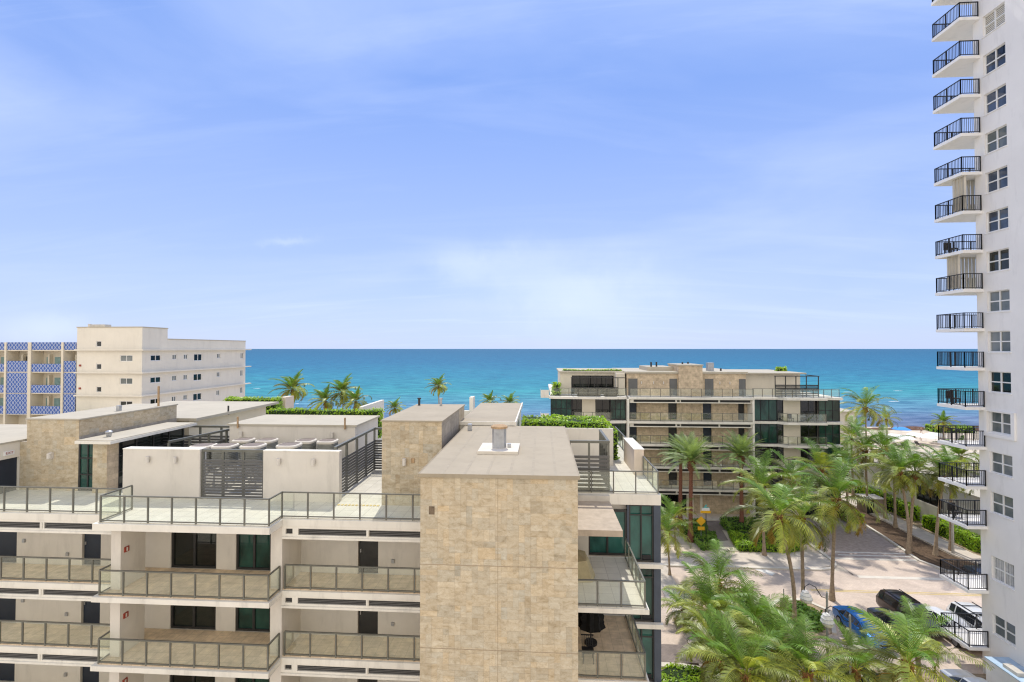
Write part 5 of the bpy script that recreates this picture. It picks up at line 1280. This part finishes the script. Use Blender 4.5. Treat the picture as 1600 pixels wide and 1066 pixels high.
# ---------------------------------------------------------------- cars
def car(name, loc, rz, paint, label, kind='sedan'):
    t = thing(name, loc, label, 'car', 'parked cars', rz, local=True)
    # stations along x (front at +x): x, z_low, z_belt, z_top, half width low, half width belt, half width top
    if kind == 'suv':
        st = [(-2.35,.45,.85,.95,.80,.80,.74),(-2.28,.32,1.02,1.08,.90,.90,.80),(-2.0,.28,1.06,1.66,.94,.94,.74),(-1.5,.28,1.06,1.74,.95,.95,.76),(.3,.28,1.04,1.75,.95,.95,.77),(.75,.28,1.02,1.62,.95,.95,.74),(1.35,.28,1.0,1.07,.95,.94,.80),(2.1,.30,.92,.98,.92,.90,.74),(2.38,.42,.72,.80,.80,.78,.66)]
        cab = (2, 3, 4, 5, 6)
    elif kind == 'truck':
        st = [(-2.8,.5,.95,1.02,.9,.92,.90),(-2.75,.4,1.02,1.06,.95,.96,.92),(-.7,.35,1.04,1.08,.97,.97,.92),(-.62,.35,1.04,1.74,.97,.97,.78),(.5,.35,1.04,1.80,.97,.97,.78),(.95,.35,1.04,1.66,.97,.97,.75),(1.5,.35,1.04,1.12,.97,.97,.84),(2.5,.38,1.0,1.06,.95,.94,.82),(2.78,.45,.8,.9,.88,.86,.78)]
        cab = (3, 4, 5, 6)
    else:
        st = [(-2.3,.45,.80,.88,.76,.76,.68),(-2.2,.32,.92,.98,.86,.85,.74),(-1.55,.26,.95,1.02,.90,.90,.72),(-.85,.25,.95,1.38,.91,.91,.62),(-.3,.25,.94,1.43,.91,.91,.63),(.25,.25,.93,1.42,.91,.91,.63),(.6,.25,.92,1.32,.91,.91,.62),(1.2,.25,.90,.96,.91,.90,.72),(2.0,.28,.80,.86,.88,.86,.70),(2.28,.40,.62,.70,.76,.74,.62)]
        cab = (2, 3, 4, 5, 6, 7)
    def ring(s): x, zl, zb, zt, wl_, wb_, wt = s; return [(x, -wl_*.93, zl), (x, -wl_, zl+.18), (x, -wb_, zb-.05), (x, -wb_*.985, zb), (x, -wt, zt-.045), (x, -wt*.82, zt), (x, 0, zt+.02), (x, wt*.82, zt), (x, wt, zt-.045), (x, wb_*.985, zb), (x, wb_, zb-.05), (x, wl_, zl+.18), (x, wl_*.93, zl)]
    rg = [ring(s_) for s_ in st]; b = MB(); g_ = MB()
    for a, c in zip(rg, rg[1:]):
        for j in range(12): b.face([a[j], a[j+1], c[j+1], c[j]])
        b.face([a[12], a[0], c[0], c[12]])
    b.face(rg[0][::-1]); b.face(rg[-1])
    body = b.build('body', paint, t, 32)
    def inset(q, k=.09, d=.012):
        c = sum((Vector(p) for p in q), Vector())/4; nn = (Vector(q[1])-Vector(q[0])).cross(Vector(q[2])-Vector(q[0])).normalized()
        if nn.dot(c-Vector((0, 0, .9))) < 0: nn = -nn
        return [tuple(Vector(p).lerp(c, k)+nn*d) for p in q]
    sw = MB(); ws = MB(); rw = MB()
    for i in range(cab[0], cab[-1]):
        a, c = rg[i], rg[i+1]
        for q in ([a[3], a[4], c[4], c[3]], [a[8], a[9], c[9], c[8]]):
            if abs(a[4][2]-a[3][2]) < .12 and abs(c[4][2]-c[3][2]) < .12: continue
            sw.face(inset(q))
    a, c = rg[cab[-2]], rg[cab[-1]]; ws.face(inset([a[4], a[8], c[8], c[4]], .08, .03))
    a, c = rg[cab[0]-1 if kind != 'sedan' else cab[0]], rg[cab[0] if kind != 'sedan' else cab[1]]; rw.face(inset([a[4], a[8], c[8], c[4]], .12, .03))
    h2 = len(sw.f)//2
    for par in (0, 1):
        s2 = MB()
        for i in range(par, len(sw.f), 2): s2.face([sw.v[j] for j in sw.f[i]])
        s2.build('side_window', GCAR, t)
    pass; ws.build('windscreen', GCAR, t); rw.build('rear_window', GCAR, t)
    wx = (-st[0][0]*-.6, st[-1][0]*.6); wr = .36 if kind != 'sedan' else .33
    for x in (st[0][0]*.58, st[-1][0]*.62):
        for sg in (-1, 1):
            y = sg*.80; m_ = MB().tube([(x, y-.12, wr), (x, y-.1, wr), (x, y+.1, wr), (x, y+.12, wr)], [wr-.04, wr, wr, wr-.04], 20)
            wh = m_.build('wheel', RUBBER, t, 40); yy_ = y+sg*.125
            r_ = MB().tube([(x, yy_-.015, wr), (x, yy_+.008, wr)], [wr*.66, wr*.6], 14); r_.build('rim', ALLOY, wh)
    for sg in (-1, 1):
        x = st[-1][0]-.1; m_ = MB(); m_.ball((x-.05, sg*.6, st[-1][2]-.02), .16, .17, .09); m_.build('headlight', CURT, t, 60)
        m_ = MB(); m_.box(st[0][0]-.01, st[0][0]+.12, sg*.5-.2, sg*.5+.2, st[0][2]-.12, st[0][2]+.04); m_.build('tail_light', RED, t)
        m_ = MB(); xm = rg[cab[-1]][3][0]-.25; m_.ball((xm, sg*1.02, st[4][2]+.06), .09, .13, .09, 8, 6); m_.build('mirror', paint, t, 60)
    m_ = MB(); x = st[-1][0]+.005; m_.box(x-.06, x+.012, -.42, .42, .46, .62); m_.build('grille', BLACK, t)
    if kind == 'suv':
        m_ = MB()
        for sg in (-1, 1): m_.bar((-1.8, sg*.62, 1.80), (.3, sg*.62, 1.80), .05, .05)
        for x in (-1.2, -.2): m_.bar((x, -.62, 1.815), (x, .62, 1.815), .05, .04)
        m_.build('roof_rack', BLACK, t)
        m_ = MB(); m_.box(-.75+.9, .2, -.45, .45, 1.772, 1.782); m_.box(-.1, .55-.35, -.42, .42, 1.773, 1.783); m_.build('sunroof', GCAR, t)
    return t
P_BLUE = carpaint('bright_blue_paint', (.012,.20,.62)); P_GREY = carpaint('dark_grey_paint', (.05,.055,.065)); P_BROWN = carpaint('dark_brown_paint', (.035,.02,.018))
P_WHITE = carpaint('white_car_paint', (.72,.72,.70), .0); P_BLACK = carpaint('black_car_paint', (.012,.012,.014)); P_SILV = carpaint('silver_paint', (.42,.43,.44), .6)
car('parked_car', (24.2, 37.7, .01), rad(-88), P_BLUE, 'bright blue parked car beside the tall palm trunk')
car('parked_car', (26.8, 37.6, .01), rad(-88), P_GREY, 'dark grey parked car with sunroof right of the blue car')
car('parked_suv', (28.8, 39.4, .01), rad(-88), P_BROWN, 'dark brown parked car partly hidden behind a palm crown', 'suv')
car('parked_car', (30.8, 38.0, .01), rad(-90), P_WHITE, 'white parked saloon car half hidden behind palm fronds')
car('parked_suv', (32.9, 37.7, .01), rad(-91), P_WHITE, 'white parked sport utility car with roof rack beside the tower', 'suv')
car('parked_truck', (42.6, 46.8, .01), rad(172), P_BLACK, 'black parked pickup truck seen behind a tower railing by the kerb', 'truck')
car('parked_car', (18.9+1.2, 31.2, .07), rad(-65), P_BLACK, 'dark car hidden under palm fronds at the bottom')
car('parked_car', (26.4, 30.2, .07), rad(-88), P_SILV, 'silver car glimpsed between palm crowns near the bottom')
# ---------------------------------------------------------------- street furniture
def lamp(px_, py_, Y, label):
    x, y, z = onY(px_, py_, Y)
    t = thing('street_lamp', (x, y, 0), label, 'street lamp', 'shell shaped street lamps')
    MB().cyl(x, y, .05, .5, .12, .1).cyl(x, y, .5, z, .08, .065).cyl(x, y, z, z+.12, .065, .01).build('post', GALV, t, 40)
    ap = [(x, y, z-.4), (x-.35, y, z-.3), (x-.75, y, z+.35), (x-1.15, y, z+.55), (x-1.45, y, z+.35), (x-1.5, y, z+.05)]
    MB().tube(ap, [.03]*6, 6).build('arm', DARK, t, 40)
    s_ = MB(); prof = [(.02, .12), (.12, .1), (.2, 0), (.3, -.2), (.36, -.42), (.30, -.62), (.2, -.72)]
    c = (x-1.42, y)
    k = 16
    rows = [[(c[0]+r_*math.cos(2*math.pi*j/k)*1.02+.25*(.1-dz)*.5, c[1]+r_*math.sin(2*math.pi*j/k), z+dz) for j in range(k)] for r_, dz in prof]
    for a, b in zip(rows, rows[1:]):
        for j in range(k): s_.face([b[j], b[(j+1) % k], a[(j+1) % k], a[j]])
    s_.face(rows[-1]); s_.build('lamp_shade', GALV if False else UMBW, t, 40)
    r_ = MB()
    for i in (2, 3, 4):
        rr_, dz = prof[i]; q = [(c[0]+(rr_+.012)*math.cos(2*math.pi*j/k)*1.02+.25*(.1-dz)*.5, c[1]+(rr_+.012)*math.sin(2*math.pi*j/k), z+dz) for j in range(k+1)]
        r_.tube(q, [.016]*(k+1), 5, False)
    r_.build('shade_ribs', GALV, t)
lamp(1292, 926, 33.7, 'shell shaped street lamp on a grey post in front of the tall palms')
lamp(1328, 962, 31.0, 'second shell shaped street lamp half buried in palm fronds')
sg = onZ(1225, 972); x, y = sg[0], sg[1]
t = thing('street_sign', (x, y, 0), 'back of a brown rectangular sign on a grey post beside the curved palm', 'sign')
MB().cyl(x, y, .05, 2.6, .04, k=8).build('post', GALV, t); z = onY(1222, 942, y)[2]
MB().box(x-.32, x+.32, y-.07, y-.045, z-.42, z+.42).build('panel', SIGNB, t)
sg = onZ(1095.5, 847); x, y = sg[0], sg[1]
t = thing('warning_sign', (x, y, 0), 'yellow diamond warning sign with a yellow plate below it beside the path', 'sign')
z = onY(1095.5, 814, y)[2]
MB().cyl(x, y, .05, z+.5, .035, k=8).build('post', GALV, t)
d = MB(); s_ = .55
d.v += [(x-s_, y-.06, z), (x, y-.06, z-s_), (x+s_, y-.06, z), (x, y-.06, z+s_), (x-s_, y-.045, z), (x, y-.045, z-s_), (x+s_, y-.045, z), (x, y-.045, z+s_)]
d.f += [(0,1,2,3),(7,6,5,4),(0,4,5,1),(1,5,6,2),(2,6,7,3),(3,7,4,0)]; d.c += [None]*6
d.build('diamond_panel', SIGNY, t); MB().box(x-.38, x+.38, y-.06, y-.045, z-1.02, z-.62).build('plate', SIGNY, t)
sg = onZ(1102, 848); x, y = sg[0]+.1, sg[1]
t = thing('street_name_sign', (x, y, 0), 'tall sign post topped by a teal emblem above a yellow plate', 'sign')
z = onY(1101, 800, y)[2]
MB().cyl(x, y, .05, z+.1, .045, k=8).build('post', DARK, t)
MB().box(x-.62, x+.5, y-.07, y-.045, z-.12, z+.14).build('yellow_plate', SIGNY, t)
MB().box(x-.48, x+.38, y-.07, y-.045, z+.16, z+.46).build('white_plate', WFRAME, t)
m_ = MB(); m_.prism([(x-.3, y-.072), (x+.25, y-.072), (x+.25, y-.05), (x-.3, y-.05)], z+.462, z+.56); m_.bar((x-.15, y-.06, z+.56), (x+.05, y-.06, z+.82), .025, .16); m_.build('emblem', SIGNT, t)
for px_, lab in ((1489, 'pale grey bollard post on the pavement beside the palm pair behind the railings'),):
    b = onZ(px_, 866); t = thing('lamp_post', (b[0], b[1], 0), 'grey concrete lamp post on the pavement beside the palm pair', 'lamp post')
    MB().cyl(b[0], b[1], .12, 4.2, .13, .1).build('post', CONC, t, 40); MB().ball((b[0], b[1], 4.35), .22, .22, .17).build('lamp_head', WHITE, t, 60)
b = onZ(1142, 799); chair(b[0], b[1], .10, 'dark seat by the far building wall right of the entrance')
# ---------------------------------------------------------------- beach
def brolly(x, y, m, label, r_=1.5, h=2.3):
    t = thing('beach_umbrella', (x, y, -.3), label, 'beach umbrella', 'beach umbrellas on the sand')
    MB().cyl(x, y, -.3, h, .03, k=6).build('pole', WFRAME, t)
    c = MB(); k = 8
    rim = [(x+r_*math.cos(2*math.pi*j/k), y+r_*math.sin(2*math.pi*j/k), h-.55) for j in range(k)]
    mid = [(x+r_*.6*math.cos(2*math.pi*j/k), y+r_*.6*math.sin(2*math.pi*j/k), h-.15) for j in range(k)]
    for j in range(k):
        c.face([rim[j], rim[(j+1) % k], mid[(j+1) % k], mid[j]]); c.face([mid[j], mid[(j+1) % k], (x, y, h)])
    c.build('canopy', m, t)
p = onZ(1408, 682); brolly(p[0], p[1], UMBB, 'bright blue beach umbrella near the waterline', 2.1)
for i, (a, b, r_) in enumerate(((1398, 694, 2.0), (1413, 697, 2.2), (1432, 692, 1.9), (1447, 695, 2.1), (1462, 692, 2.0), (1385, 700, 1.8))):
    p = onZ(a, b); brolly(p[0], p[1], UMBW, ['leftmost but one white beach umbrella, under the yellowish palm', 'white beach umbrella right below the blue one', 'small white beach umbrella beside the beach walkers', 'white beach umbrella in the middle of the sand', 'white beach umbrella nearest the tower balconies', 'white beach umbrella farthest left by the big palm'][i], r_)
def person(x, y, z, rz, label, shirt):
    # one continuous surface grown from a jointed skeleton
    t = thing('person', (x, y, z), label, 'person', None, rz, local=True)
    V = [(0,0,.95),(0,0,1.15),(0,.01,1.38),(0,0,1.5),(0,.02,1.64),(0,.02,1.74), (.18,0,1.40),(.26,.02,1.12),(.25,.10,.88),(.24,.13,.78), (-.18,0,1.40),(-.26,-.02,1.12),(-.25,.06,.88),(-.24,.09,.78),
         (.09,0,.88),(.11,.10,.50),(.11,.0,.08),(.12,.14,.04), (-.09,0,.88),(-.11,-.06,.50),(-.11,-.20,.09),(-.12,-.06,.04)]
    E_ = [(0,1),(1,2),(2,3),(3,4),(4,5),(2,6),(6,7),(7,8),(8,9),(2,10),(10,11),(11,12),(12,13),(0,14),(14,15),(15,16),(16,17),(0,18),(18,19),(19,20),(20,21)]
    Rr = [.14,.13,.15,.055,.10,.07,.06,.045,.035,.03,.06,.045,.035,.03,.09,.06,.04,.035,.09,.06,.04,.035]
    me = bpy.data.meshes.new('person_skeleton'); me.from_pydata(V, E_, []); o = bpy.data.objects.new('person_tmp', me); COL.objects.link(o)
    md = o.modifiers.new('skin', 'SKIN'); me.skin_vertices[0].data[0].use_root = True
    for i, r_ in enumerate(Rr): me.skin_vertices[0].data[i].radius = (r_, r_)
    o.modifiers.new('sub', 'SUBSURF').levels = 1
    bpy.context.view_layer.update(); dg = bpy.context.evaluated_depsgraph_get()
    m2 = bpy.data.meshes.new_from_object(o.evaluated_get(dg)); bpy.data.objects.remove(o)
    m2.materials.clear(); m2.materials.append(SKIN); m2.polygons.foreach_set('use_smooth', [True]*len(m2.polygons))
    b = bpy.data.objects.new('body', m2); COL.objects.link(b); b.parent = t
    MB().tube([(0,0,.84),(0,0,.95),(0,0,1.08)], [.175,.165,.15], 12).build('shorts', shirt, t, 60)
    MB().ball((0,.0,1.74), .105, .115, .085).build('hair', BLACK, t, 60)
for a, b, lab, rz, m_ in ((1429.5, 688.5, 'person in dark swimwear walking on the sand, left of two beach walkers', 0, SWIM), (1438.5, 688.5, 'person in red swimwear walking on the sand, right of two beach walkers', 1.2, RED), (1439.5, 676, 'person in dark swimwear near the seaweed line', 2, SWIM)):
    p = onZ(a, b); person(p[0], p[1], -.05 if b > 680 else -.3, rz, lab, m_)
for i, (a, b) in enumerate(((1389, 697), (1402, 699), (1414, 699), (1436, 697))):
    p = onZ(a, b); x, y = p[0], p[1]
    t = thing('sun_lounger', (x, y, 0), ['dark sun lounger under the leftmost white umbrella', 'dark sun lounger behind the yellowish palm trunk', 'dark sun lounger in the row below the blue umbrella', 'dark sun lounger at the right end of the row'][i], 'sun lounger', 'sun loungers on the beach')
    MB().box(x-.35, x+.35, y-.9, y+.4, .25, .32).build('seat', WOODM, t); m_ = MB(); m_.bar((x, y+.4, .33), (x, y+.95, .85), .7, .06); m_.build('backrest', WOODM, t)
    m_ = MB()
    for dx in (-.3, .3):
        for dy in (-.8, .3): m_.box(x+dx-.03, x+dx+.03, y+dy-.03, y+dy+.03, -.02, .248)
    m_.build('legs', WOODM, t)
